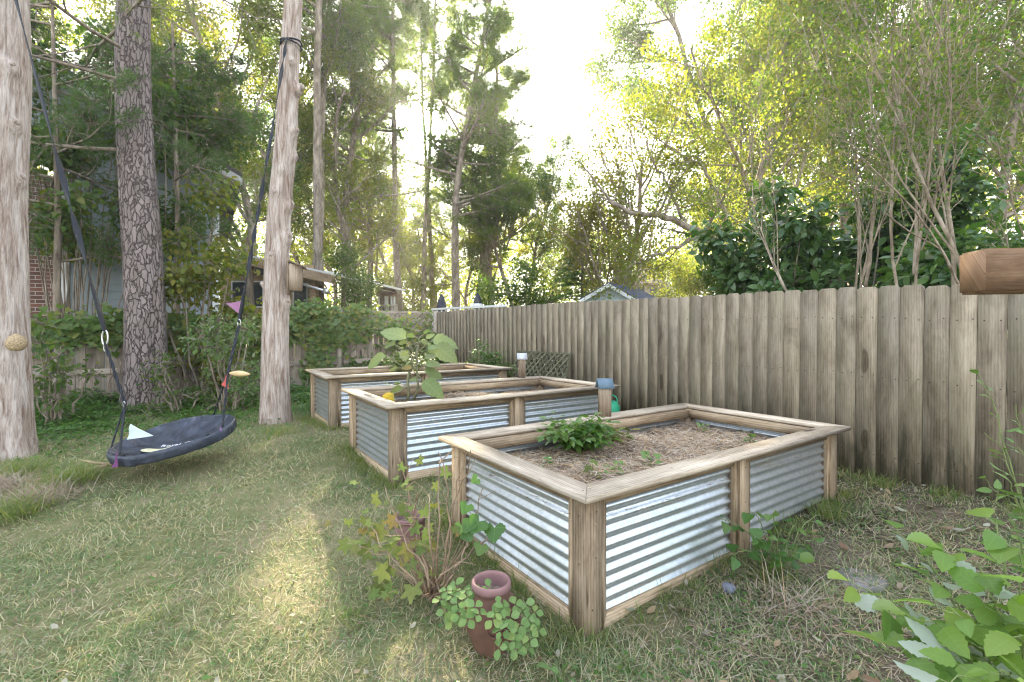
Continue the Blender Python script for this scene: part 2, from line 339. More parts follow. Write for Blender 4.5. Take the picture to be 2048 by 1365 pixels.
M['grass'] = grassmat('lawn_grass', [(.13, .20, .08), (.18, .25, .11), (.22, .28, .14), (.10, .165, .065)], [(.48, .42, .24), (.40, .35, .22), (.56, .51, .36), (.32, .27, .17)], 2.2, .72)
M['straw'] = leafmat('dry_straw', [(.40, .33, .25), (.33, .25, .18), (.50, .43, .35), (.22, .16, .115), (.40, .27, .17)], (.4, .3, .2), .1, .8, .15)
M['dryleaf'] = leafmat('fallen_leaf', [(.26, .25, .19), (.20, .14, .09), (.34, .33, .26), (.14, .17, .09), (.18, .11, .07), (.27, .20, .12)], None, .2, .7, .2)
def galv():
    m = NM('galvanised_steel'); tc = m.n('TexCoord').outputs['Object']; v = m.n('TexVoronoi', feature='F1'); v.inputs['Scale'].default_value = 60; m.L(tc, v.inputs['Vector'])
    sp = m.n('SeparateXYZ'); m.L(v.outputs['Color'], sp.inputs[0]); n = m.noise(tc, 3, 5, .6)
    c = m.ramp(sp.outputs[0], [(0, (.50, .54, .57)), (1, (.62, .65, .68))]); c = m.mix(m.ramp(n, [(.45, (0, 0, 0)), (.75, (.45, .45, .45))]), c, (.50, .52, .44))
    d = m.noise(tc, 35, 4, .7, 0, (1, 1, .3)); c = m.mix(m.ramp(d, [(.66, (0, 0, 0)), (.74, (.4, .4, .4))]), c, (.3, .28, .22))
    r = m.ramp(sp.outputs[1], [(0, (.33,)*3), (1, (.36,)*3)]); return m.done(m.bsdf(c, r, .85, .5, n, .03, .01))
M['galv'] = galv()
def soilmat(name, a, b, c, scale=9):
    m = NM(name); tc = m.n('NewGeometry').outputs['Position']; n = m.noise(tc, scale, 8, .7); n2 = m.noise(tc, scale*6, 6, .7)
    f = m.math('ADD', m.math('MULTIPLY', n, .6), m.math('MULTIPLY', n2, .4)); col = m.ramp(f, [(.36, a), (.5, b), (.62, c)])
    return m.done(m.bsdf(col, .95, 0, .1, f, 1.0, .03))
M['soil'] = soilmat('garden_soil', (.08, .06, .045), (.20, .15, .115), (.36, .28, .22))
M['white'] = plain('white_paint', (.72, .72, .70), .5, 0, .06); M['black_strap'] = plain('black_webbing', (.010, .012, .018), .6, 0, .3, 60)
M['steel'] = plain('steel_hardware', (.6, .6, .6), .35, .9, .1)

# ------------------------------------------------------------------ ground
def ground():
    m = NM('lawn_ground'); pos = m.n('NewGeometry').outputs['Position']
    n1 = m.noise(pos, 1.2, 6, .65, .5); n2 = m.noise(pos, 18, 6, .7); n3 = m.noise(pos, 90, 4, .7)
    f = m.math('ADD', m.math('MULTIPLY', n1, .45), m.math('ADD', m.math('MULTIPLY', n2, .3), m.math('MULTIPLY', n3, .25)))
    col = m.ramp(f, [(.36, (.06, .065, .028)), (.46, (.15, .16, .065)), (.54, (.23, .20, .11)), (.64, (.36, .30, .20))])
    sp = m.n('SeparateXYZ'); m.L(pos, sp.inputs[0]); sd = m.math('ADD', m.math('SUBTRACT', sp.outputs[0], m.math('MULTIPLY', sp.outputs[1], .45)), m.math('MULTIPLY', n1, .8))
    bare = m.ramp(f, [(.38, (.035, .027, .02)), (.5, (.10, .075, .055)), (.64, (.22, .17, .13))]); col = m.mix(m.ramp(sd, [(.0, (0, 0, 0)), (.45, (.85, .85, .85))]), col, bare)
    mat = m.done(m.bsdf(col, .95, 0, .1, m.math('ADD', n2, n3), .8, .02))
    a = np.concatenate([-np.geomspace(400, 8, 26), np.linspace(-7.6, 7.6, 120), np.geomspace(8, 400, 26)])
    b = np.concatenate([[-60, -30, -12, -6, -3, -1], np.linspace(0, 13, 110), np.geomspace(13.5, 600, 26)])
    X, Y = np.meshgrid(a, b, indexing='ij'); Z = zg(X, Y)
    near = np.exp(-((X/9)**2+((Y-5)/9)**2))
    Z = Z+near*.012*(np.sin(X*5.1+Y*2.3)*np.sin(Y*4.3-X*1.7)+.6*np.sin(X*11.3)*np.sin(Y*9.7+1))
    k = len(b); i, j = np.meshgrid(np.arange(len(a)-1), np.arange(k-1), indexing='ij')
    F = np.stack([i*k+j, (i+1)*k+j, (i+1)*k+j+1, i*k+j+1], -1).reshape(-1, 4)
    tag(link('ground', mesh('ground', np.stack([X, Y, Z], -1).reshape(-1, 3), F, mat, smooth=True)), kind='structure')
ground()

# ------------------------------------------------------------------ raised beds
BW, BL, BH = 1.33, 2.48, .616
def make_bed():
    root = empty('raised_garden_bed', (0, 0, 0), 'x', 'garden bed')
    T, cw, ov, ps = .025, .128, .062, .088          # cap thickness, cap width, overhang, post size
    L, Wd, H = BL, BW, BH
    def q(pts, z, h, u, name, mat, bev=.0022):
        b = MB(); b.poly([(x, y, z) for x, y in pts], (0, 0, 1), h, u); return b.build(name, mat, root, bev)
    g = .0015
    q([(0, 0), (L, 0), (L-cw, cw-g), (cw, cw-g)], H-T, T, (1, 0, 0), 'cap_board', M['cap'])
    q([(L, Wd), (0, Wd), (cw, Wd-cw+g), (L-cw, Wd-cw+g)], H-T, T, (1, 0, 0), 'cap_board', M['cap'])
    q([(0, Wd), (0, 0), (cw-g, cw), (cw-g, Wd-cw)], H-T, T, (0, 1, 0), 'cap_board', M['cap'])
    q([(L, 0), (L, Wd), (L-cw+g, Wd-cw), (L-cw+g, cw)], H-T, T, (0, 1, 0), 'cap_board', M['cap'])
    x0, x1, y0, y1 = ov, L-ov, ov, Wd-ov; xm = L/2
    for x, y in ((x0, y0), (x1-ps, y0), (x0, y1-ps), (x1-ps, y1-ps), (xm-ps/2, y0), (xm-ps/2, y1-ps)):
        b = MB(); b.box((x+ps/2, y+ps/2, (H-T)/2-.1-.001), (ps, ps, H-T+.2-.002), (0, 0, 1)); b.build('post', M['bed'], root, .0022)
    fw, ft, sb = .052, .034, .012                    # frame board width, thickness, set back from the post face
    def side(p, d, nrml, length):
        """picture frame of mitred boards and a corrugated sheet; p start, d along, nrml outward"""
        p, d, nn = A(*p), A(*d), A(*nrml); z0, z1 = .0, H-T-.002
        f = MB(); P = lambda s, z: p+d*s+A(0, 0, z)
        w = fw; bot = .07
        f.poly([P(0, z1), P(length, z1), P(length-w*.75, z1-w), P(w*.75, z1-w)], -nn, ft, d)
        f.poly([P(length, z0-.06), P(0, z0-.06), P(w*.75, z0+bot), P(length-w*.75, z0+bot)], -nn, ft, d)
        f.poly([P(0, z0-.059), P(0, z1-.001), P(w*.75-.001, z1-w-.001), P(w*.75-.001, z0+bot+.001)], -nn, ft, (0, 0, 1))
        f.poly([P(length, z1-.001), P(length, z0-.059), P(length-w*.75+.001, z0+bot+.001), P(length-w*.75+.001, z1-w-.001)], -nn, ft, (0, 0, 1))
        f.build('panel_frame', M['bed'], root, .002)
        # corrugated sheet behind the frame
        nz = 120; zz = np.linspace(z0-.05, z1-.03, nz); dep = -ft+.008+.0085*np.sin((zz)/.0555*2*pi+.6); ss = np.linspace(.005, length-.005, 12)
        V = (p+d*ss[:, None, None]+nn*dep[None, :, None]+A(0, 0, 1)*zz[None, :, None]).reshape(-1, 3)
        V2 = V-nn*.0012
        i, j = np.meshgrid(np.arange(11), np.arange(nz-1), indexing='ij'); F = np.stack([i*nz+j, (i+1)*nz+j, (i+1)*nz+j+1, i*nz+j+1], -1).reshape(-1, 4)
        b = MB(); b.add(V, F); b.add(V2, F[:, ::-1]); b.build('corrugated_panel', M['galv'], root, 0, True)
    e = .001
    for y, n in ((y0+sb, -1), (y1-sb, 1)):
        side((x0+ps+e, y, 0), (1, 0, 0), (0, n, 0), xm-ps/2-x0-ps-2*e); side((xm+ps/2+e, y, 0), (1, 0, 0), (0, n, 0), x1-ps-xm-ps/2-2*e)
    for x, n in ((x0+sb, -1), (x1-sb, 1)):
        side((x, y0+ps+e, 0), (0, 1, 0), (n, 0, 0), y1-y0-2*ps-2*e)
    # screw heads on the posts and cap corners
    sm_ = plain('dark_screw', (.07, .06, .055), .6, .3); h6 = np.linspace(0, 2*pi, 7)[:-1]
    def screw(c, nn): x = nrm(np.cross(nn, A(.3, .2, 1))); y = np.cross(nn, x); c = A(*c)+A(*nn)*.0012; link('screw_head', mesh('screw_head', [c+(x*cos(t)+y*sin(t))*.0042 for t in h6], np.array([list(range(6))]), sm_), root)
    for x in (x0+ps*.5, xm, x1-ps*.5):
        for z in (.12, .33, .52):
            screw((x+.012*sin(z*40), y0, z), A(0, -1, 0)); screw((x, y1, z), A(0, 1, 0))
    for y in (y0+ps*.5, y1-ps*.5):
        for z in (.10, .30, .50): screw((x0, y, z), A(-1, 0, 0)); screw((x1, y, z), A(1, 0, 0))
    for x in (.05, .09, L*.25, xm, L*.75, L-.06):
        screw((x, .07, H), A(0, 0, 1)); screw((x, Wd-.07, H), A(0, 0, 1))
    # inner top rails
    b = MB(); ins = sb+ft+.026
    for y in (y0+ins, y1-ins-.03): b.box(((x0+x1)/2, y+.015, H-T-.035), (L-2*ps-2*ov-.01, .03, .066), (1, 0, 0))
    for x in (x0+ins, x1-ins-.03): b.box((x+.015, (y0+y1)/2, H-T-.035), (.03, Wd-2*ps-2*ov-.01, .066), (0, 1, 0))
    b.build('inner_rail', M['bed'], root, .002)
    # soil with a rough surface
    nx, ny = 90, 50; X, Y = np.meshgrid(np.linspace(x0+.06, x1-.06, nx), np.linspace(y0+.06, y1-.06, ny), indexing='ij')
    rs = np.random.RandomState(4); Z = np.full_like(X, H-.165)
    for _ in range(60):
        cx, cy2, r, h = rs.uniform(0, L), rs.uniform(0, Wd), rs.uniform(.05, .22), rs.uniform(-.02, .03); Z += h*np.exp(-((X-cx)**2+(Y-cy2)**2)/r**2)
    Z += rs.normal(0, .003, Z.shape)
    i, j = np.meshgrid(np.arange(nx-1), np.arange(ny-1), indexing='ij'); F = np.stack([i*ny+j, (i+1)*ny+j, (i+1)*ny+j+1, i*ny+j+1], -1).reshape(-1, 4)
    link('soil', mesh('soil', np.stack([X, Y, Z], -1).reshape(-1, 3), F, M['soil'], smooth=True), root)
    rng = np.random.default_rng(11); n = 15000
    gx, gy = rng.integers(0, nx, n), rng.integers(0, ny, n); pos = np.stack([X[gx, gy]+rng.uniform(-.015, .015, n), Y[gx, gy]+rng.uniform(-.012, .012, n), Z[gx, gy]+rng.uniform(.0, .016, n)], 1)
    d = rdir(rng, n, -.25, .35); V, F, _ = scatter(BLADE[0]*A(1, 1, .6), BLADE[1], pos, d, rdir(rng, n, .6, 1), np.stack([rng.uniform(.03, .11, n), rng.uniform(.0025, .006, n), rng.uniform(.02, .08, n)], 1))
    link('straw_mulch', mesh('straw_mulch', V, F, leafmat('pale_mulch', [(.48, .39, .29), (.38, .29, .20), (.58, .50, .40), (.26, .19, .13), (.50, .34, .19)], (.4, .3, .2), .1, .8, .15)), root)['kind'] = 'stuff'
    return root
def copy_tree(o, parent=None):
    c = o.copy(); C.objects.link(c)
    if parent: c.parent = parent
    for ch in [x for x in o.children]: copy_tree(ch, c)
    return c
bed1 = make_bed()
BEDS = [((.287, 1.808), .628, .598), ((-.929, 3.458), .729, .596), ((-2.06, 5.135), .790, .578)]
BLAB = ['nearest raised bed with timber frame and corrugated steel sides, trailing plant inside', 'middle raised bed of timber and corrugated steel with a tall big-leaved plant', 'farthest raised bed of timber and corrugated steel, beside the back fence']
bobs = []
for i, ((x, y), zt, yaw) in enumerate(BEDS):
    b = bed1 if i == 0 else copy_tree(bed1)
    bobs.append(b)
for i, ((x, y), zt, yaw) in enumerate(BEDS):
    bobs[i].location = (x, y, zt-BH); bobs[i].rotation_euler = (0, 0, yaw); tag(bobs[i], BLAB[i], 'garden bed', 'raised beds standing in a row along the fence')
def bedpt(i, u, v, w=0):
    """point on bed i: u along, v across, w height above the cap top"""
    (x, y), zt, yaw = BEDS[i]; return A(x+u*cos(yaw)-v*sin(yaw), y+u*sin(yaw)+v*cos(yaw), zt+w)
# ------------------------------------------------------------------ fences
FD = nrm(A(-.655, 1, 0)); F0 = A(2.68, 3.75, 0); FN = A(-FD[1], FD[0], 0)   # FN points to our side
FN = -A(FD[1], -FD[0], 0)
def fence_top(s):       # elevation of the picket tops along the fence
    return CAMZ+np.interp(s, [-2.2, -.877, 0, 1.97, 3.85, 8.06], [.29, .33, .37, .406, .449, .473])
def right_fence():
    root = empty('board_fence', (2.68, 3.75, .1), 'tall grey-green dog-eared board fence running behind the raised beds on the right', 'fence')
    rs = np.random.RandomState(5); s = -2.3; pit = .1385; sec = MB(); k = 0; nsec = 0
    loc = A(2.68, 3.75, .1)
    while s < 8.02:
        w = pit-.0028; c = F0+FD*(s+pit/2); top = float(fence_top(s))+rs.uniform(-.006, .006)-0; g = float(zg(c[0], c[1]))-.04
        e = .022; th = .017; tilt = rs.uniform(-.001, .001)-.012*(s < 3); off = rs.uniform(-.001, .0015)
        P = lambda a, z: F0+FD*(s+a)+A(0, 0, z)+FN*off+FD*tilt*(top-z)*-1
        P5 = [P(.002, g), P(.002+w, g), P(.002+w, top-e), P(.002+w-e, top), P(.002+e, top), P(.002, top-e)]
        sec.poly(np.array(P5)-loc, -FN, th, (0, 0, 1)); s += pit; k += 1
        if k == 18 or s >= 8.02:
            sec.build('board_panel', M['fence'], root, .0009); sec = MB(); k = 0
    nl = MB(); nn_ = 0; nm_ = plain('rusty_nail', (.06, .045, .035), .8); h6 = np.linspace(0, 2*pi, 7)[:-1]; s = -2.3
    while s < 6:
        for z in (.35, .95, 1.4):
            for a in (.03, .105):
                c = F0+FD*(s+a+rs.uniform(-.006, .006))+FN*.003+A(0, 0, z+float(fence_top(s))-1.64+rs.uniform(-.012, .012))-loc; q_ = [c+(FD*cos(t)+A(0, 0, 1)*sin(t))*.0045 for t in h6]; nn_ += 1; (link('nail_head', mesh('nail_head', q_, np.array([list(range(6))]), nm_), root) if 30 < nn_ <= 130 else nl.add(q_, np.array([list(range(6))])))
        s += pit
    nl.build('far_nails', nm_, root)['kind'] = 'stuff'
    r = MB()
    for z in (.35, .95, 1.4):
        pts = [F0+FD*t-FN*.055+A(0, 0, z+(float(fence_top(t))-1.64)) for t in np.linspace(-2.3, 8, 5)]
        for a, b in zip(pts[:-1], pts[1:]): r.bar(a-loc, b-loc, .036, .085)
    r.build('rail', M['fence'], root)
    for t in np.arange(-2.2, 8.1, 2.42):
        c = F0+FD*t-FN*.12; b = MB(); b.box(c-loc+A(0, 0, .75), (.09, .09, 1.7), (0, 0, 1)); b.build('post', M['fence'], root)
right_fence()
BD = nrm(A(-1, -.655, 0)); B0 = A(-1.735, 10.49, 0); BN = nrm(A(.548, -.8366, 0))   # back fence, BN to our side
def back_fence():
    B0l = A(-1.735, 10.49, .2)
    root = empty('rail_fence', B0l, 'old low picket fence with grey rails and lattice top, overgrown by vines', 'fence')
    rs = np.random.RandomState(8); L = 10.0; pit = .115
    topz = lambda s: float(np.interp(s, [0, 1.87, 5.7, 10], [1.345, 1.325, 1.286, 1.27]))
    s = 0.02; sec = MB(); k = 0
    while s < L:
        c = B0+BD*s; g = float(zg(c[0], c[1]))-.05; t = topz(s)-.01+rs.uniform(-.008, .008); w = pit-rs.uniform(.004, .012); o = rs.uniform(-.004, .004)
        P = lambda a, z: B0+BD*(s+a)+A(0, 0, z)+BN*o-B0l
        sec.poly([P(0, g), P(w, g), P(w, t), P(0, t)], -BN, .016, (0, 0, 1)); s += pit; k += 1
        if k == 20 or s >= L: sec.build('picket_panel', M['backfence'], root); sec = MB(); k = 0
    for dz, h in ((-.045, .085), (-.62, .085), (-1.0, .085)):
        for s0 in np.arange(0, L-.1, 2.06):
            a = B0+BD*(s0+.05)+A(0, 0, topz(s0)+dz)+BN*.025; b = B0+BD*min(s0+2.0, L)+A(0, 0, topz(s0+2)+dz)+BN*.025
            m = MB(); m.bar(a-B0l, b-B0l, .036, h); m.build('rail', M['rail'], root)
    # flat cap board
    m = MB(); m.bar(B0+BD*.02+A(0, 0, topz(0)+.012)-B0l, B0+BD*L+A(0, 0, topz(L)+.012)-B0l, .11, .024); m.build('cap_board', M['rail'], root)
    for s0 in np.arange(0, L, 2.06):
        c = B0+BD*(s0+.02)+BN*.045; h = 1.76 if s0 < 3 else 1.30
        m = MB(); m.box(c-B0l+A(0, 0, h/2+.0), (.085, .085, h), (0, 0, 1)); m.build('post', M['rail'], root, .003)
    # lattice panel on top of the first bays
    m = MB(); z0, z1 = 1.37, 1.70; Ls = 2.9
    P = lambda s, z: B0+BD*s+A(0, 0, z)-B0l
    for o, sg in ((.0, 1), (.008, -1)):
        for s0 in np.arange(-.33, Ls, .115):
            a, b = (s0, z0), (s0+(z1-z0), z1)
            lo, hi = max(a[0], .04), min(b[0], Ls)
            if hi <= lo: continue
            za, zb = z0+(lo-a[0]), z0+(hi-a[0])
            if sg < 0: za, zb = z0+z1-za, z0+z1-zb
            m.bar(P(lo, za)+BN*o, P(hi, zb)+BN*o, .007, .034, BN*0+nrm(A(0, 0, 1)))
    m.build('lattice_panel', M['rail'], root)
    m = MB(); m.bar(P(.03, z1+.03), P(Ls, z1+.02), .05, .045); m.build('lattice_rail', M['rail'], root)
back_fence()
def lattice():
    # loose square lattice leaning on the board fence between beds two and three
    c = at(1085, 745, 6.0); s0 = 3.7
    o = F0+FD*3.3+FN*.25; o[2] = .38
    root = empty('garden_lattice', o, 'mossy diamond lattice panel leaning against the board fence behind the middle bed', 'trellis')
    m = MB(); ux = FD; uz = nrm(A(0, 0, 1)-FN*.28); W2, H2 = 1.3, .62
    for k, sg in ((0, 1), (1, -1)):
        for t in np.arange(-H2, W2, .115):
            a = max(t, 0); b = min(t+H2, W2)
            if b-a < .02: continue
            za, zb = a-t, b-t
            if sg < 0: za, zb = H2-za, H2-zb
            m.bar(ux*a+uz*za+FN*.009*k, ux*b+uz*zb+FN*.009*k,   .008, .026, uz)
    m.build('lattice_strips', M['lattice'], root)
    m = MB(); m.bar(uz*H2-FN*.01, ux*W2+uz*H2-FN*.01, .02, .03, uz); m.bar(uz*0-FN*.01, uz*H2-FN*.01, .02, .03, ux); m.bar(ux*W2-FN*.01, ux*W2+uz*H2-FN*.01, .02, .03, ux); m.build('lattice_frame', M['lattice'], root)
lattice()

# ------------------------------------------------------------------ swing beam corner at the right edge
def beam():
    # cross beam of a play frame, its end close to the camera
    Y = 1.25; a = at(1942, 545, Y); z0, z1 = at(0, 588, Y)[2], at(0, 503, Y)[2]
    d = nrm(A(1, -.16, 0)); h = z1-z0; zc = (z0+z1)/2
    root = empty('play_frame', (1.9, 1.15, .08), 'rough brown timber cross beam of a play frame cut off by the right edge', 'play frame')
    loc = A(1.9, 1.15, .08)
    m = MB(); st = A(a[0], Y, zc); m.bar(st-loc, st+d*1.9-loc, .09, h); m.build('cross_beam', M['beam'], root, .006)
    for t in (1.2, ):
        for sg in (-1, 1):
            m = MB(); p = st+d*t; m.bar(p+A(0, 0, h/2)-loc, p+A(.15*sg, .55*sg, -zc+.05)-loc, .09, .09); m.build('leg', M['beam'], root, .006)
    m = MB(); m.tube([st+d*.12+A(0, 0, -h/2)-loc, st+d*.16+A(0, 0, -h/2-.035)-loc], [.0015, .0015], 6); m.build('wire', M['steel'], root)
beam()

# ------------------------------------------------------------------ bare trunks of the swing
def stripped_trunk(name, base, top, r0, r1, label, seed, knots, side=None, flare=.25):
    """tall bark-stripped cedar: trunk with lumps and cut branch stubs"""
    rs = np.random.RandomState(seed); base, top = A(*base), A(*top); k, n = 240, 72
    t = np.linspace(0, 1, k); H = np.linalg.norm(top-base)
    ctr = base+(top-base)*t[:, None]; ctr[:, 0] += .05*np.sin(t*7+seed)+.016*np.sin(t*23+seed)*(1-t*.3)*t*1.4; ctr[:, 1] += .03*np.sin(t*5+seed*2)
    R = r0+(r1-r0)*t+flare*r0*np.exp(-t*H/.22)
    a = np.linspace(0, 2*pi, n, endpoint=False)
    RR = R[:, None]*np.ones(n)[None]
    for q in range(7):   # flutes
        f = rs.randint(2, 9); ph = rs.uniform(0, 6.28); tw = rs.uniform(-1.4, 1.4); RR = RR*(1+rs.uniform(.01, .028)*np.sin(f*a[None]+ph+tw*t[:, None]*H*.8)*(1+1.2*np.exp(-t*H/.35))[:, None])
    RR = RR*(1+.006*rs.normal(size=RR.shape))
    stubs = []
    for (tk, ak, hk, wk) in knots:
        da = np.angle(np.exp(1j*(a-ak))); RR += 1.25*hk*np.exp(-(da/(wk/R.mean()))**2)[None]*np.exp(-((t-tk)*H/wk/1.2)**2)[:, None]
        RR -= hk*.8*np.exp(-(da/(wk*.33/R.mean()))**2)[None]*np.exp(-((t-tk)*H/wk/.4)**2)[:, None]
        stubs.append((tk, ak, hk))
    V = np.stack([ctr[:, None, 0]+RR*np.cos(a), ctr[:, None, 1]+RR*np.sin(a), ctr[:, None, 2]+0*RR], -1).reshape(-1, 3)-base
    i, j = np.meshgrid(np.arange(k-1), np.arange(n), indexing='ij'); j2 = (j+1) % n; F = np.stack([i*n+j, i*n+j2, (i+1)*n+j2, (i+1)*n+j], -1).reshape(-1, 4)
    root = empty(name, base, label, 'tree trunk')
    link('trunk', mesh('trunk', V, F, M['bark_cedar'], smooth=True), root)
    for (tk, ak, hk) in stubs:
        if hk < .03: continue
        q = int(tk*(k-1)); c = ctr[q]-base; d = A(cos(ak), sin(ak), .25); r = .022+hk*.25
        m = MB(); m.tube([c+d*(R[q]*.7), c+d*(R[q]+hk*.9), c+d*(R[q]+hk*1.15)], [r*1.25, r, r*.55], 10); m.build('branch_stub', M['bark_cedar'], root, 0, True)
    return root, ctr, R
LT = stripped_trunk('bare_tree', (-4.97, 4.5, .02), (-5.10, 4.55, 7.6), .275, .17, 'pale bark-stripped trunk with branch knots at the left edge, small woven nest pouch on it', 3,
    [(.30, 4.9, .045, .08), (.345, -.9, .05, .07), (.39, 4.6, .04, .06), (.50, -.4, .035, .06), (.43, -.2, .03, .05), (.27, 5.2, .03, .05), (.56, -1.3, .03, .06), (.235, 5.3, .035, .04), (.62, -.6, .035, .05), (.155, -.4, .02, .05), (.36, .1, .03, .04)], flare=.12)
RT = stripped_trunk('bare_tree', (-3.08, 6.05, .05), (-2.83, 6.0, 7.4), .178, .075, 'pale bark-stripped trunk leaning slightly right, between the swing and the farthest bed', 9,
    [(.39, -.1, .05, .06), (.335, -.2, .045, .08), (.52, -.2, .05, .05), (.595, -.1, .085, .06), (.22, -.2, .035, .07), (.30, -1.5, .03, .05), (.45, -1.2, .025, .05), (.25, -2.6, .03, .03), (.64, -.9, .03, .04), (.48, .2, .03, .05), (.41, -1.5, .03, .05)], flare=.2)
# small woven pouch on the left trunk
def pouch():
    c = at(33, 686, 4.15); root = None
    m = MB(); pr = [(.0, -.075), (.03, -.072), (.06, -.05), (.074, -.015), (.07, .02), (.05, .055), (.02, .075), (.004, .085)]
    P = []
    for i in range(len(pr)-1):
        for f in np.linspace(0, 1, 5, endpoint=False): P.append((pr[i][0]*(1-f)+pr[i+1][0]*f+.0022*(1 if len(P) % 2 else -1), pr[i][1]*(1-f)+pr[i+1][1]*f))
    m.lathe(P, (0, 0, 0), 28); mt = plain('woven_straw', (.36, .27, .16), .8, 0, .6, 90, .2, .6)
    o = m.build('woven_nest', mt, None, 0, True, loc=c); tag(o, 'small round woven straw nest pouch hanging on the left bare trunk', 'nest pouch')
pouch()
def tree_birdhouse():
    c = at(592, 556, 5.92); root = empty('birdhouse', c, 'grey nest box with a sloping roof fixed to the leaning bare trunk', 'birdhouse')
    R = np.array([[cos(.35), -sin(.35), 0], [sin(.35), cos(.35), 0], [0, 0, 1]]); m = MB()
    m.poly([R@A(-.075, -.08, -.17), R@A(.075, -.08, -.17), R@A(.075, .08, -.17), R@A(-.075, .08, -.17)], (0, 0, 1), .33, (0, 0, 1)); m.build('box', M['birdhouse'], root, .003)
    m = MB(); m.poly([R@A(-.09, -.11, .20), R@A(.12, -.11, .115), R@A(.12, .1, .115), R@A(-.09, .1, .20)], (0, 0, 1), .018, R@A(1, 0, -.4)); m.build('roof', M['birdhouse'], root, .002)
    m = MB(); m.poly([R@A(-.1, -.06, -.22), R@A(-.078, -.06, -.22), R@A(-.078, .06, -.22), R@A(-.1, .06, -.22)], (0, 0, 1), .46, (0, 0, 1)); m.build('back_board', M['birdhouse'], root, .002)
tree_birdhouse()
def bed_birdhouse(i, u, v, w, label, roofmat, s=1.0, rz=0):
    p = bedpt(i, u, v, .0); root = empty('birdhouse', p, label, 'birdhouse', rotz=BEDS[i][2]+rz)
    a, h, t = .085*s, .20*s, .055*s; m = MB(); P = [(-a/2, 0), (a/2, 0), (a/2, h), (0, h+t), (-a/2, h)]
    m.poly([(x, -a*.42, z) for x, z in P], (0, 1, 0), a*.84, (0, 0, 1)); m.build('body', M['birdhouse'], root, .002)
    for sg in (-1, 1):
        m = MB(); e = .012*s; d = nrm(A(sg*a/2, 0, -t)); q0 = A(0, 0, h+t+.001); q1 = q0+d*(math.hypot(a/2, t)+e); nn = nrm(A(sg*t, 0, a/2))
        m.poly([q0+A(0, -a*.5-.012*s, 0), q1+A(0, -a*.5-.012*s, 0), q1+A(0, a*.5+.012*s, 0), q0+A(0, a*.5+.012*s, 0)], nn, .007*s, (0, 1, 0)); m.build('roof_panel', roofmat, root, .001)
    m = MB(); m.tube([A(a*.0, -a*.42-.001, h*.86), A(0, -a*.42+.004, h*.86)], [.004, .004], 10); m.build('entry_hole', plain('hole', (.02, .02, .02)), root)
slate = plain('blue_grey_slate', (.10, .15, .19), .5, 0, .15); zinc = plain('pale_zinc', (.45, .45, .47), .45, .3, .1)
bed_birdhouse(0, 1.38, 1.255, 0, 'small wooden birdhouse with blue-grey roof on the nearest bed', slate, 1.12, 1.05)
bed_birdhouse(1, 2.12, 1.255, 0, 'small wooden birdhouse with a pale roof on the middle bed', zinc, 1.15, 1.05)

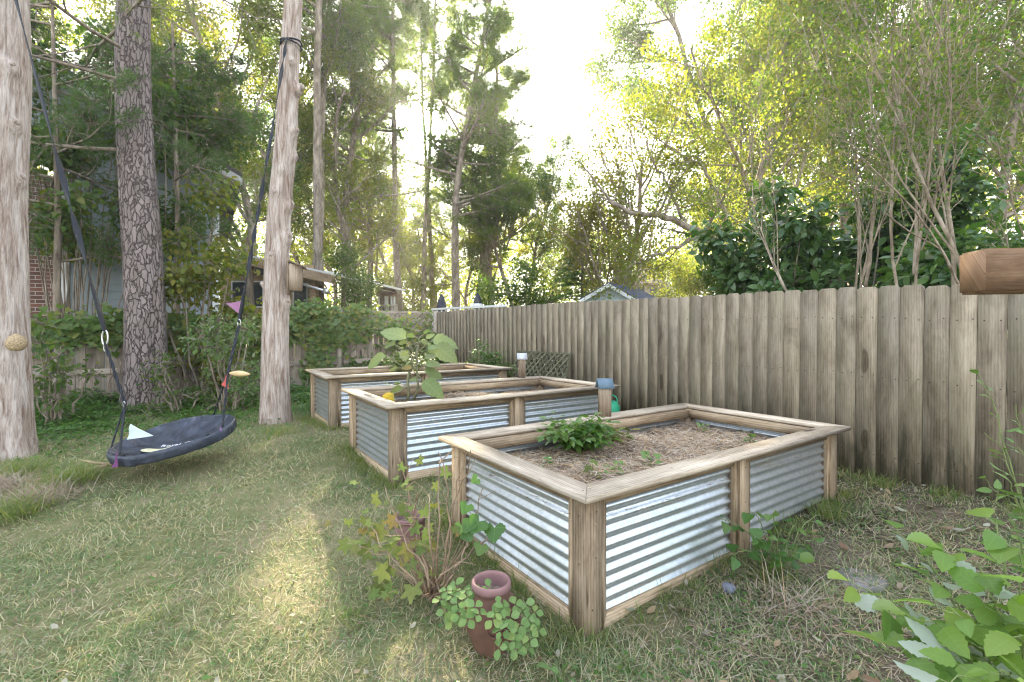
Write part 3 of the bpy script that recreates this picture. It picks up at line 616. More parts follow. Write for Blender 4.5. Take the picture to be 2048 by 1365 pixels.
# ------------------------------------------------------------------ saucer swing
def swing():
    c = at(350, 868, 3.95); R, tl = .435, radians(9)
    root = empty('saucer_swing', c, 'dark blue-grey fabric saucer swing on black ropes and straps between two bare trunks', 'swing')
    ex = nrm(A(cos(tl), .16, sin(tl)*1.0)); ez = nrm(np.cross(ex, A(-.1, 1, .17))); ey = np.cross(ez, ex)
    dk = NM('swing_fabric'); tc = dk.n('TexCoord').outputs['Object']; n = dk.noise(tc, 7, 5, .6, .3); n2 = dk.noise(tc, 60, 3)
    fab = dk.done(dk.bsdf(dk.ramp(n, [(.33, (.010, .013, .022)), (.58, (.034, .042, .062)), (.72, (.08, .09, .115))]), .45, 0, .4, dk.math('ADD', n, dk.math('MULTIPLY', n2, .05)), .7, .04))
    rs = np.random.RandomState(2); nr, na = 22, 120; V = []
    for r in np.linspace(0, 1, nr):
        for a in np.linspace(0, 2*pi, na, endpoint=False):
            z = -.12*(1-(r)**2.2)+.007*sin(a*9+r*7)*r+.005*sin(a*23+r*15)*r**2+.004*sin(a*41)*r**4
            V.append(ex*R*.985*r*cos(a)+ey*R*.985*r*sin(a)+ez*z)
    i, j = np.meshgrid(np.arange(nr-1), np.arange(na), indexing='ij'); j2 = (j+1) % na; F = np.stack([i*na+j, i*na+j2, (i+1)*na+j2, (i+1)*na+j], -1).reshape(-1, 4)
    link('seat', mesh('seat', V, F, fab, smooth=True), root)
    # padded, wrinkled rim
    na, nb = 260, 14; V = []
    for a in np.linspace(0, 2*pi, na, endpoint=False):
        w = .022*(1+.04*sin(a*17+1)+.03*sin(a*31)+.03*sin(a*57+2)+rs.uniform(-.03, .03)); sag = .012*sin(a*4)
        for b in np.linspace(0, 2*pi, nb, endpoint=False):
            V.append((ex*cos(a)+ey*sin(a))*(R+w*.75*cos(b))+ez*(w*1.25*sin(b)-.018-.03*(sin(b) < 0)+sag*.3))
    i, j = np.meshgrid(np.arange(na), np.arange(nb), indexing='ij'); i2 = (i+1) % na; j2 = (j+1) % nb; F = np.stack([i*nb+j, i2*nb+j, i2*nb+j2, i*nb+j2], -1).reshape(-1, 4)
    link('padded_rim', mesh('padded_rim', V, F, fab, smooth=True), root)
    rim = lambda a: (ex*cos(a)+ey*sin(a))*R
    L_top = A(-4.73, 4.28, 5.0)-c; Lc = at(210, 668, 3.98)-c; Lk = at(250, 808, 3.92)-c; a1, a2 = radians(197), radians(243)
    R_top = at(574, 75, 5.86)-c; Rc = at(478, 652, 4.55)-c; Rk = at(456, 745, 4.2)-c; b1, b2 = radians(72), radians(-14)
    strap = M['black_strap']
    def webbing(p, q, w, turns, name):
        k = 60; t = np.linspace(0, 1, k); d = nrm(q-p); x = nrm(np.cross(d, A(0, 1, 0.1))); y = np.cross(d, x); P = p+(q-p)*t[:, None]; P[:, 2] -= .05*np.sin(t*pi)
        an = turns*pi*(t+.15*np.sin(t*9)); s = (x[None]*np.cos(an)[:, None]+y[None]*np.sin(an)[:, None]); th = np.cross(s, d)
        V = np.stack([P-s*w/2-th*.0015, P+s*w/2-th*.0015, P+s*w/2+th*.0015, P-s*w/2+th*.0015], 1).reshape(-1, 3); i, j = np.meshgrid(np.arange(k-1), np.arange(4), indexing='ij'); j2 = (j+1) % 4
        link(name, mesh(name, V, np.stack([i*4+j, i*4+j2, (i+1)*4+j2, (i+1)*4+j], -1).reshape(-1, 4), strap), root)
    webbing(L_top, Lc+A(0, 0, .02), .048, 3.3, 'webbing_strap'); webbing(R_top, Rc+A(0, 0, .03), .042, 6.2, 'webbing_strap')
    def rope(p, q, r, mat=strap, name='rope'):
        k = 50; t = np.linspace(0, 1, k); m = MB()
        P = p+(q-p)*t[:, None]; d = nrm(q-p); x = nrm(np.cross(d, A(0, 1, 0))); y = np.cross(d, x); an = t*np.linalg.norm(q-p)/.035
        for ph in (0, pi): m.tube(P+(x*np.cos(an+ph)[:, None]+y*np.sin(an+ph)[:, None])*r*.6, r, 6)
        m.build(name, mat, root, 0, True)
    rope(Lc-A(0, 0, .08), Lk, .009); rope(Lk, rim(a1), .005); rope(Lk, rim(a2)+ez*.02, .006)
    rope(Rc, Rk, .009); rope(Rk, rim(b1), .005); rope(Rk, rim(b2)+ez*.02, .006)
    def carabiner(p, s=1.0):
        m = MB(); a = np.linspace(0, 2*pi, 25); m.tube(np.stack([.018*s*np.cos(a), 0*a, .045*s*np.sin(a)], 1)+p, .0045*s, 8, False); m.build('carabiner', M['steel'], root, 0, True)
    carabiner(Lc-A(0, 0, .035), 1.4); carabiner(Lc-A(-.004, 0, .115), .8); carabiner(Rc+A(0, 0, .03), .8); carabiner(Lk+A(0, -.01, 0), .5)
    # strap wraps round the trunks
    for (ctr, rad, z, ty) in ((A(-4.985, 4.53, 0), .25, 5.0, 0), (A(-2.855, 6.02, 0), .125, 5.0, 0)):
        m = MB(); a = np.linspace(0, 2*pi, 40)
        for dz in (-.03, .03): m.tube(np.stack([ctr[0]+rad*np.cos(a), ctr[1]+rad*np.sin(a), z+dz*np.cos(a)], 1)-c, .012, 6, False)
        m.build('tree_strap', strap, root, 0, True)
    def flag(P, col, name, thick=.001):
        P = [np.asarray(p) for p in P]; n = nrm(np.cross(P[1]-P[0], P[2]-P[0])); k = 8; V = []; F = []
        for i in range(k+1):
            for j in range(k+1-i):
                u, v = i/k, j/k; p = P[0]*(1-u-v)+P[1]*u+P[2]*v; V.append(p+n*.006*sin(u*7+v*5))
        ix = lambda i, j: sum(k+1-q for q in range(i))+j
        for i in range(k):
            for j in range(k-i):
                F.append((ix(i, j), ix(i+1, j), ix(i, j+1)))
                if j < k-i-1: F.append((ix(i+1, j), ix(i+1, j+1), ix(i, j+1)))
        mt = leafmat(name+'_cloth', [col, col], tuple(min(1, x*1.2) for x in col), .3, .7, .2); o = link('pennant', mesh('pennant', V, np.array(F), mt, smooth=True), root); return o
    P = lambda x, y, Y: at(x, y, Y)-c
    flag([P(261, 848, 3.78), P(254, 880, 3.74), P(306, 872, 3.70)], (.62, .72, .68), 'white')['label'] = 'pale mint triangular pennant'
    flag([P(487, 602, 4.72), P(452, 607, 4.70), P(480, 630, 4.68)], (.36, .17, .29), 'pink')['label'] = 'mauve triangular pennant'
    flag([P(456, 746, 4.2), P(443, 770, 4.18), P(456, 778, 4.17)], (.55, .12, .10), 'red')['label'] = 'red triangular pennant'
    m = MB(); t = np.linspace(0, 1, 9); p, q = P(458, 747, 4.2), P(500, 749, 4.2); m.tube(p+(q-p)*t[:, None], .002+.026*np.sin(pi*np.clip(t, .02, .98))**.7, 10); m.build('pennant', plain('tan_cloth', (.52, .38, .20), .7, 0, .15), root, 0, True)['label'] = 'folded tan pennant'
    flag([rim(a2)+ez*.06, rim(a2)+A(-.022, -.05, -.065), rim(a2)+A(.022, -.05, -.06)], (.17, .06, .15), 'purple')['label'] = 'purple pennant tail'
    flag([rim(b2)+ez*.04-ey*.03, rim(b2)+A(.0, -.06, -.04), rim(b2)+A(.02, -.05, -.0)], (.25, .14, .30), 'violet')['label'] = 'violet pennant tail'
    # print on the seat: cream tree patch and white lettering
    m = MB(); k = 30; t = np.linspace(-1, 1, k)
    def onseat(x, y, e=.004):
        r = math.hypot(x, y)/(R*.985); return ex*x+ey*y+ez*(-.12*(1-r**2.2)+e)
    up = np.array([onseat(.03+.27*a+.02*sin(a*9), -.06+.05*(1-a*a)**.5*(1+.35*sin(a*13)), .014) for a in t]); lo = np.array([onseat(.03+.27*a, -.08-.05*(1-a*a)**.5, .014) for a in t])
    i = np.arange(k-1); m.add(np.concatenate([up, lo]), np.stack([k+i, k+i+1, i+1, i], 1)); m.build('printed_tree', plain('cream_print', (.55, .52, .34), .6, 0, .2, 20), root)
    cu = bpy.data.curves.new('txt', 'FONT'); cu.body = 'Royal Oak'; cu.size = .062; cu.align_x = 'CENTER'; cu.extrude = .0006; cu.resolution_u = 2; cu.space_character = 1.1
    to = bpy.data.objects.new('tmp', cu); C.objects.link(to); me = bpy.data.meshes.new_from_object(to); bpy.data.objects.remove(to)
    co = np.empty(len(me.vertices)*3, np.float32); me.vertices.foreach_get('co', co); co = co.reshape(-1, 3)
    NV = np.array([onseat(x+.0, y+.01, .014+z) for x, y, z in co]); me.vertices.foreach_set('co', NV.astype(np.float32).ravel()); me.materials.clear(); me.materials.append(M['white']); me.update()
    link('lettering', me, root)
swing()

# ------------------------------------------------------------------ small things on the ground
def curve_branch(name, pts, rad, mat, label, cat, twigs=0, seed=0):
    rs = np.random.RandomState(seed); P = np.array(pts, float); t = np.linspace(0, len(P)-1, 26); Q = np.stack([np.interp(t, range(len(P)), P[:, k]) for k in range(3)], 1); Q[1:-1] += rs.normal(0, rad[0]*.25, (24, 3))
    m = MB(); m.tube(Q-Q[0], np.linspace(rad[0], rad[1], 26), 8)
    for _ in range(twigs):
        i = rs.randint(4, 24); d = rs.normal(size=3)*A(1, 1, .5); d = nrm(d); m.tube([Q[i]-Q[0], Q[i]-Q[0]+d*.12, Q[i]-Q[0]+d*.22+A(0, 0, .02)], [rad[1]*.7, rad[1]*.5, .001], 5)
    return tag(m.build(name, mat, None, 0, True, loc=Q[0]), label, cat)
def gpt(px, py, h=0):
    """ground point under a pixel"""
    Y = 3.
    for _ in range(40):
        p = at(px, py, Y); g = float(zg(p[0], Y))+h; Y = Y*.5+.5*(CAMZ-g)*FPX/max(py-CY, 5)
    return A((px-CX)/FPX*Y, Y, g)
stick = plain('bare_wood', (.42, .30, .19), .8, 0, .3, 14)
curve_branch('fallen_branch', [gpt(60, 962, .03), gpt(160, 946, .04), gpt(215, 930, .06), gpt(250, 926, .05), gpt(284, 930, .02)], (.012, .022), stick, 'long pale fallen branch lying on the grass below the saucer swing', 'branch', 3, 1)
curve_branch('fallen_branch', [gpt(-60, 1030, .03), gpt(20, 1022, .03), gpt(60, 1026, .02)], (.005, .009), stick, 'short fallen branch at the left edge beside a clump of pine needles', 'branch', 2, 4)
def stone(name, px, py, size, col, label, cat, seed):
    rs = np.random.RandomState(seed); import bmesh
    b = bmesh.new(); bmesh.ops.create_icosphere(b, subdivisions=3, radius=1)
    for v in b.verts: 
        f = 1+.12*sin(v.co.x*3+seed)+.1*sin(v.co.y*4)+.05*rs.uniform(-1, 1)*.5; v.co *= f; v.co.x *= size[0]; v.co.y *= size[1]; v.co.z *= size[2]
    me = bpy.data.meshes.new(name); b.to_mesh(me); b.free(); me.materials.append(plain(name+'_surface', col, .7, 0, .25, 30, .3, .3))
    for p in me.polygons: p.use_smooth = True
    g = gpt(px, py); o = link(name, me, None, g+A(0, 0, size[2]*.5)); o.rotation_euler = (0, 0, rs.uniform(0, 3)); tag(o, label, cat)
stone('stone', 1458, 1182, (.035, .03, .022), (.16, .17, .22), 'small smooth blue-grey stone in the grass in front of the nearest bed', 'stone', 1)
def paver():
    g = gpt(1722, 1160); m = MB(); P = [(-.11, -.09), (.02, -.11), (.12, -.03), (.10, .08), (-.03, .10), (-.12, .03)]
    m.poly([(x, y, 0) for x, y in P], (0, 0, 1), .03, (1, 0, 0)); o = m.build('paving_stone', plain('slate', (.19, .18, .17), .8, 0, .3, 12, .2, .4), None, .006, loc=g-A(0, 0, .018)); tag(o, 'flat grey paving slab half covered by straw, right of the nearest bed', 'paving stone')
paver()
def watering():
    g = gpt(1228, 850); c = at(1221, 838, 4.9); m = MB(); m.lathe([(.0, 0), (.09, 0), (.10, .02), (.095, .2), (.07, .25), (.05, .26), (.045, .25)], (0, 0, 0), 24)
    root = empty('watering_can', (c[0], c[1], float(zg(c[0], c[1]))+.17), 'green plastic watering can half hidden behind the nearest bed birdhouse', 'watering can')
    gp = plain('green_plastic', (.03, .30, .16), .4, 0, .1); m.build('body', gp, root, 0, True)
    m = MB(); a = np.linspace(-.4, pi+.4, 14); m.tube(np.stack([.07*np.cos(a), 0*a, .26+.06*np.sin(a)], 1), .008, 8); m.build('handle', gp, root, 0, True)
watering()
M['p_berry0'] = leafmat('pale_backed_shrub_leaves', [(.09, .15, .04), (.12, .18, .05), (.07, .13, .035)], None, .4, .45, .35, False, back=(.40, .42, .34))
# ------------------------------------------------------------------ buildings beyond the fences
def brickmat():
    m = NM('red_brown_brick'); uv = m.n('UVMap').outputs[0]; b = m.n('TexBrick'); b.inputs['Scale'].default_value = 1; b.inputs['Brick Width'].default_value = .21; b.inputs['Row Height'].default_value = .075; b.inputs['Mortar Size'].default_value = .006
    b.inputs['Color1'].default_value = (.20, .095, .07, 1); b.inputs['Color2'].default_value = (.11, .06, .05, 1); b.inputs['Mortar'].default_value = (.42, .39, .35, 1); m.L(uv, b.inputs[0]); return m.done(m.bsdf(b.outputs[0], .9))
M['brick'] = brickmat(); M['siding'] = plain('grey_blue_siding', (.27, .31, .33), .6, 0, .06, 3); M['trim'] = plain('white_trim', (.70, .72, .72), .5, 0, .05, 3)
M['shingle'] = plain('grey_shingles', (.13, .12, .12), .9, 0, .4, 30); M['glass'] = plain('dark_window_glass', (.05, .06, .07), .08, 0, .3, 3, .6)
def planes(name, P, th, mat, root, u=(1, 0, 0), bevel=0):
    P = [A(*p) for p in P]; n = nrm(np.cross(P[1]-P[0], P[2]-P[0])); m = MB(); m.poly(P, n, th, u); return m.build(name, mat, root, bevel)
def house_left():
    d = nrm(A(1, .655, 0)); n = nrm(A(.548, -.8366, 0)); o = A(-6.53, 10.33, 0); root = empty('house', o, 'two-tone house with brown brick, white corner trim and grey-blue lap siding behind the pine', 'house')
    Q = lambda s, z, off=0: d*s+A(0, 0, z)+n*off      # s negative to the left
    m = MB(); zt = lambda s: 4.9-.5*s if s > -6 else 4.9+6*.5
    bw = 2.43
    # siding boards as overlapping strips
    z = .1
    while z < 8:
        s0 = -bw if z < 4.9+bw*.5 else -6
        right = 0 if z+.15 < 4.85 else (z+.15-4.85)/-.5
        if right <= -5.8: break
        left = -9 if z > 4.3 else -bw
        m.poly([Q(left, z, .022), Q(right, z, .022), Q(right, z+.17, .004), Q(left, z+.17, .004)], -n, .012, d); z += .155
    m.build('lap_siding', M['siding'], root)
    m = MB(); m.poly([Q(-bw-.16, 0, .0), Q(-bw-.16, 4.25, .0), Q(-9, 4.25, .0), Q(-9, 0, .0)], -n, .1, d)
    m.build('brick_wall', M['brick'], root)
    m = MB(); m.poly([Q(-bw-.13, 0, .0), Q(-bw+.01, 0, .0), Q(-bw+.01, 5, .0), Q(-bw-.13, 5, .0)], n, .045, (0, 0, 1)); m.build('corner_trim', M['trim'], root)
    m = MB(); m.poly([Q(-.1, 0, .0), Q(0.03, 0, .0), Q(.03, 4.82, .0), Q(-.1, 4.88, .0)], n, .05, (0, 0, 1)); m.build('corner_trim', M['trim'], root)
    # right side wall going back, roof, rake board
    m = MB(); m.poly([Q(0, 0), Q(0, 0)-n*9, Q(0, 4.8)-n*9, Q(0, 4.8)], -d, .1, (1, 0, 0)); m.build('side_wall', M['siding'], root)
    m = MB(); m.poly([Q(.45, 4.68, .45), Q(-6, 7.93, .45), Q(-6, 7.93, -9), Q(.45, 4.68, -9)], (0, 0, 1), .09, d); m.build('roof', M['shingle'], root)
    m = MB(); m.poly([Q(.45, 4.52, .40), Q(.45, 4.68, .40), Q(-6, 7.91, .40), Q(-6, 7.73, .40)], n, .045, d); m.build('rake_board', M['trim'], root)
    m = MB(); m.poly([Q(.44, 4.60, .4), Q(-6, 7.83, .4), Q(-6, 7.83, .0), Q(.44, 4.60, .0)], (0, 0, 1), .02, d); m.build('soffit', M['trim'], root)
house_left()
def house_modern():
    # low-pitched house with pale timber fascia, Y about 14
    root = empty('house', (-7.2, 14.5, 0), 'modern timber house with pale sloping roof edge and dark windows behind the vines', 'house'); o = A(-7.2, 14.5, 0)
    p = lambda x, y, Y: at(x, y, Y)-o
    a0, a1 = p(470, 508, 14.5), p(662, 549, 13.6); e = A(0, 0, -.27)
    m = MB(); m.poly([a0+e, a1+e, a1, a0], nrm(A(.1, 1, 0)), .05, a1-a0); m.build('fascia', M['house_wood'], root)
    bk = A(.9, 5.5, 0); m = MB(); m.poly([a0+A(0, 0, -.02), a1+A(0, 0, -.02), a1+bk, a0+bk+A(0, 0, .1)], (0, 0, 1), .07, a1-a0); m.build('roof', M['white'], root)
    m = MB(); m.poly([a0+e+A(0, .06, .12), a1+e+A(0, .06, .12), a1+bk+e+A(0, 0, .12), a0+bk+e+A(0, 0, .12)], (0, 0, 1), .02, a1-a0); m.build('soffit', M['house_wood'], root)
    Yw = 15.3
    def rect(name, x0, y0, x1, y1, Y, th, mat): 
        m = MB(); A0, A1 = p(x0, y1, Y), p(x1, y1, Y); B1, B0_ = p(x1, y0, Y), p(x0, y0, Y); m.poly([A0, A1, B1, B0_], (0, 1, 0), th, (1, 0, 0)); return m.build(name, mat, root)
    rect('wall', 440, 530, 628, 640, Yw, .15, M['house_wood'])
    for x0, x1, y0 in ((462, 492, 562), (497, 527, 562), (585, 615, 566)):
        w = rect('window', x0, y0, x1, 616, Yw-.06, .05, M['trim']); 
        g = rect('pane', x0+3, y0+3, x1-3, 613, Yw-.075, .012, M['glass']); g.parent = w
    rect('clerestory_window', 470, 535, 560, 551, Yw-.05, .04, M['glass'])
    rect('post', 620, 556, 632, 640, 14.4, .2, M['house_wood'])
    m = MB(); m.tube([p(592, 565, 13.4), p(652, 583, 13.0)], [.035, .035], 8); m.tube([p(650, 582, 13.0), p(656, 585, 12.96)], [.09, .07], 10); m.build('awning_arm', M['steel'], root, 0, True)
house_modern()
def playhouse():
    o = A(-4.9, 18.5, 0); root = empty('playhouse', o, 'small dark wooden playhouse with white framed windows and railing among the trunks', 'playhouse')
    p = lambda x, y, Y=18.5: at(x, y, Y)-o
    m = MB(); m.poly([p(757, 632), p(790, 628, 18.9), p(790, 592, 18.9), p(757, 590)], (0, 1, 0), 1.2, (0, 0, 1)); m.build('cabin', plain('dark_brown_wood', (.12, .085, .06)), root)
    m = MB(); m.poly([p(752, 592, 18.2), p(796, 594, 18.3), p(787, 578, 18.9), p(762, 577, 18.9)], A(0, .3, 1), .06, (1, 0, 0)); m.build('roof', plain('brown_roof', (.2, .12, .07)), root)
    m = MB()
    for x in (758, 771, 775, 783, 789): m.bar(p(x, 628, 18.4), p(x, 592, 18.4), .06, .06)
    m.build('white_frame', M['trim'], root); m = MB(); m.bar(p(745, 612, 18.1), p(795, 611, 18.2), .06, .07)
    for x in range(746, 796, 6): m.bar(p(x, 626, 18.15), p(x, 612, 18.15), .03, .05)
    m.build('railing', M['rail'], root)
    m = MB(); m.poly([p(735, 627, 18.1), p(798, 627, 18.1), p(798, 630, 18.1), p(735, 630, 18.1)], (0, 1, 0), 1.2, (1, 0, 0)); m.build('deck', M['rail'], root)
    for x in (738, 795):
        m = MB(); m.bar(p(x, 630, 18.2), A(p(x, 630, 18.2)[0], p(x, 630, 18.2)[1], .1), .1, .1); m.build('leg', M['rail'], root)
playhouse()
def closed_parasol(px, ytop, Y, label, band=False):
    g = at(px, 640, Y); o = A(g[0], Y, float(zg(g[0], Y))); root = empty('closed_parasol', o, label, 'parasol'); h = at(px, ytop, Y)[2]-o[2]
    m = MB(); m.tube([(0, 0, 0), (0, 0, h)], [.025, .022], 10); m.build('pole', M['rail'], root, 0, True)
    cl = plain('charcoal_canvas', (.06, .06, .075), .8, 0, .3, 10); n = 26; a = np.linspace(0, 2*pi, n, endpoint=False)
    prof = [(.02, h+.02), (.06, h-.08), (.10, h-.25), (.13, h-.45), (.17, h-.62), (.16, h-.68)]; V = []
    for r, z in prof: V += [(r*(1+.25*cos(a_*7))*cos(a_), r*(1+.25*cos(a_*7))*sin(a_), z) for a_ in a]
    i, j = np.meshgrid(np.arange(len(prof)-1), np.arange(n), indexing='ij'); j2 = (j+1) % n; F = np.stack([i*n+j, i*n+j2, (i+1)*n+j2, (i+1)*n+j], -1).reshape(-1, 4)
    link('canopy', mesh('canopy', V, F, cl, smooth=True), root)
    if band: m = MB(); m.lathe([(.15, h-.42), (.155, h-.3), (.14, h-.29)], (0, 0, 0), 24); m.build('white_band', M['white'], root, 0, True)
closed_parasol(883, 590, 14, 'folded charcoal parasol beyond the fence corner, left of the pale trunk')
closed_parasol(955, 588, 13.5, 'folded dark parasol with a white band showing over the fence', True)
def pale_fence():
    p0, p1 = at(866, 619, 13.2), at(1010, 612, 11.6); o = A(p0[0], p0[1], .3); root = empty('deck_railing', o, 'sunlit white deck railing just showing above the far end of the board fence', 'railing')
    m = MB(); m.bar(p0-o, p1-o, .12, .05); m.build('top_rail', M['white'], root); m = MB()
    for t in np.linspace(0, 1, 16): q = p0+(p1-p0)*t-o; m.bar(q-A(0, 0, .02), A(q[0], q[1], 0), .04, .04)
    m.build('balusters', M['white'], root)
pale_fence()
def shed():
    # gable end faces us, ridge runs back to the right
    ap = at(1217, 567, 12.2); l = at(1160, 605, 12.2); r = at(1276, 601, 12.2); o = A(ap[0], 12.2, .35); root = empty('garden_shed', o, 'pale blue-grey garden shed with white gable trim and dark blue shingle roof over the fence', 'shed')
    bk = A(1.55, 2.3, 0); ap, l, r = ap-o, l-o, r-o; l = A(ap[0]-(r[0]-ap[0]), 0, r[2]); dn = A(0, 0, -.01)
    blue = plain('pale_blue_grey_boards', (.40, .47, .50), .6, 0, .05, 5); m = MB(); m.poly([(l[0]+.12, .12, 0), (r[0]-.12, .12, 0), (r[0]-.12, .12, r[2]+.05), (ap[0], .12, ap[2]-.06), (l[0]+.12, .12, l[2]+.05)], (0, 1, 0), .1, (0, 0, 1)); m.build('gable_wall', blue, root)
    m = MB(); m.poly([(r[0]-.1, .2, 0), A(r[0]-.1, .2, 0)+bk, A(r[0]-.1, .2, r[2])+bk, (r[0]-.1, .2, r[2])], (-1, 0, 0), .08, (0, 1, 0)); m.poly([(l[0]+.1, .2, 0), (l[0]+.1, .2, l[2]), A(l[0]+.1, .2, l[2])+bk, A(l[0]+.1, .2, 0)+bk], (1, 0, 0), .08, (0, 1, 0)); m.build('side_walls', blue, root)
    for a, b in ((ap, l), (ap, r)):
        m = MB(); m.poly([a+A(0, -.01, -.10), b+A(0, -.01, -.10), b+A(0, -.01, 0), a+A(0, -.01, 0)], (0, 1, 0), .06, b-a); m.build('gable_trim', M['trim'], root)
    sh = wood('blue_shingle_roof', (.16, .18, .27), (.12, .14, .22), (.07, .08, .13), knots=False, grain=.6)
    m = MB(); m.poly([ap, r+A(.02, 0, -.01), r+bk+A(.02, 0, -.01), ap+bk], (0, 0, 1), .03, bk); m.poly([ap, ap+bk, l+bk+A(-.02, 0, -.01), l+A(-.02, 0, -.01)], (0, 0, 1), .03, bk); m.build('roof', sh, root)
shed()
def far_house():
    o = A(at(1310, 600, 30)[0], 30, .4); root = empty('house', o, 'distant house with brown roof and cream walls seen through leaves above the shed', 'house')
    p = lambda x, y, Y=30: at(x, y, Y)-o
    cream = plain('cream_wall', (.5, .45, .34), .8); roof = plain('brown_far_roof', (.25, .18, .15), .9, 0, .3, 8)
    m = MB(); m.poly([p(1262, 640), p(1392, 640), p(1392, 568), p(1262, 568)], (0, 1, 0), 6, (1, 0, 0)); m.build('wall', cream, root)
    m = MB(); m.poly([p(1256, 570, 29.7), p(1400, 570, 29.7), p(1378, 531, 33), p(1280, 531, 33)], (0, .5, 1), .1, (1, 0, 0)); m.build('roof', roof, root)
    m = MB(); m.poly([p(1332, 600), p(1356, 600), p(1356, 520), p(1332, 520)], (0, -1, 0), .8, (0, 0, 1)); m.build('chimney', plain('pale_green_siding', (.5, .54, .46)), root)
    for x in (1275, 1300):
        m = MB(); m.poly([p(x, 592, 29.95), p(x+14, 592, 29.95), p(x+14, 575, 29.95), p(x, 575, 29.95)], (0, 1, 0), .1, (0, 0, 1)); m.build('window', M['glass'], root)
far_house()

# ------------------------------------------------------------------ trees
def grow(rng, p, d, L, r, lvl, cfg, out, n=None):
    n = n or max(4, int(5+L*1.2)) ; P = [np.array(p, float)]; d = nrm(d); step = L/n
    for i in range(n):
        d = nrm(d+rng.normal(0, cfg['wob'], 3)+A(0, 0, cfg['up'][min(lvl, len(cfg['up'])-1)])); P.append(P[-1]+d*step)
    P = np.array(P); R = np.linspace(r, max(r*cfg.get('taper', .35), .004), n+1); out['t'][min(lvl, 3)].append((P, R))
    if lvl >= cfg['levels']: out['tips'].append(P); return
    k = cfg['kids'][lvl]; t0 = cfg['t0'][lvl]
    for q in range(k):
        t = t0+(1-t0)*(q+rng.uniform(0, 1))/k; f = t*n; i = min(int(f), n-1); c = P[i]+(P[i+1]-P[i])*(f-i); T = nrm(P[i+1]-P[i])
        s = nrm(np.cross(T, rdir(rng, 1)[0])); a = radians(rng.uniform(*cfg['ang'][lvl])); dd = T*cos(a)+s*sin(a)
        Lk = L*cfg['len'][lvl]*rng.uniform(.65, 1.15)*(cfg['shape'](t) if lvl == 0 else (1.15-.5*t))
        grow(rng, c, dd, Lk, R[i]*rng.uniform(.45, .65), lvl+1, cfg, out)
    if cfg.get('endtip', True): out['tips'].append(P[-3:])
def foliage(rng, tips, n, size, sig, tpl=DIAM, flat=.5, wid=1.0, keep=None):
    """leaves along twigs"""
    TP = np.concatenate([t[:-1]+(t[1:]-t[:-1])*rng.uniform(0, 1, (len(t)-1, 1)) for t in tips]); TD = np.concatenate([nrm(t[1:]-t[:-1]) for t in tips])
    i = rng.integers(0, len(TP), n); pos = TP[i]+rng.normal(0, sig, (n, 3)); 
    d = nrm(TD[i]*.5+rdir(rng, n)+A(0, 0, -.15)); N = rdir(rng, n)*(1-flat)+A(0, 0, flat); s = size*rng.uniform(.6, 1.3, n)
    if keep is not None: k = keep(pos); pos, d, N, s = pos[k], d[k], N[k], s[k]
    return scatter(tpl[0]*A(1, wid, 1), tpl[1], pos, d, N, s)
def tree_meshes(name, seed, H, r0, cfg, nleaf, size, sig, barkm, leafm, lean=(0, 0), needle=False, stems=1, keep=None, tufts=None):
    rng = np.random.default_rng(seed); out = {'t': [[], [], [], []], 'tips': []}
    for s in range(stems):
        d0 = A(lean[0], lean[1], 1)+(rdir(rng, 1, 0, .1)[0]*cfg.get('stemspread', .3) if stems > 1 else 0); grow(rng, A(0, 0, 0), d0, H*(1 if s == 0 else rng.uniform(.7, 1)), r0*(1 if s == 0 else rng.uniform(.5, .9)), 0, cfg, out, n=14)
    V, F = [], []; b = 0
    for lv, n in ((0, 12), (1, 7), (2, 5), (3, 3)):
        if out['t'][lv]: v, f, _ = tubes(out['t'][lv], n); V.append(v); F.append(f+b); b += len(v)
    tm = mesh('trunk', np.concatenate(V), np.concatenate(F), barkm, smooth=True)
    if tufts:
        # pine needles: bursts at points along the twigs
        tips = out['tips']; TP = np.concatenate([t[1:] for t in tips]); TD = np.concatenate([nrm(t[1:]-t[:-1]) for t in tips]); m = tufts[0]; i = rng.integers(0, len(TP), m); k = tufts[1]
        c = np.repeat(TP[i]+rng.normal(0, sig, (m, 3)), k, 0); d = nrm(np.repeat(TD[i], k, 0)*.9+rdir(rng, m*k)); 
        cv, cf, _ = scatter(NEEDLE[0]*A(1, tufts[2], 1), NEEDLE[1], c, d, rdir(rng, m*k), size*rng.uniform(.7, 1.2, m*k))
    else: cv, cf, _ = foliage(rng, out['tips'], nleaf, size, sig, keep=keep, wid=cfg.get('wid', 1.0), tpl=cfg.get('tpl', DIAM))
    return tm, mesh('crown', cv, cf, leafm)
def put_tree(kind, tm, cm, loc, label, rz=0, s=1, group=None, cat='tree', sz=None):
    o = empty(kind, loc, label, cat, group, rz); o.scale = (s, s, sz or s); link('trunk', tm, o); link('crown', cm, o); return o
shp = lambda t: 1.25-.75*t
CFG = dict(wid=1.2, wob=.10, up=[.02, .06, .03], levels=3, kids=[16, 6, 5], t0=[.3, .25, .2], ang=[(35, 70), (30, 60), (30, 65)], len=[.36, .5, .5], shape=shp)
def cfg(**k): d = dict(CFG); d.update(k); return d
PROT = {}
PROT['oak_a'] = tree_meshes('a', 1, 13, .16, cfg(t0=[.22, .2, .2]), 28000, .115, .16, M['bark_far'], M['lf_yellow'])
PROT['oak_b'] = tree_meshes('b', 2, 15, .18, cfg(t0=[.35, .2, .2], kids=[18, 6, 5]), 24000, .12, .17, M['bark_far'], M['lf_green'])
PROT['oak_c'] = tree_meshes('c', 3, 16, .15, cfg(t0=[.45, .2, .2], kids=[14, 6, 5], len=[.3, .5, .5]), 14000, .14, .2, M['bark_far'], M['lf_rust'])
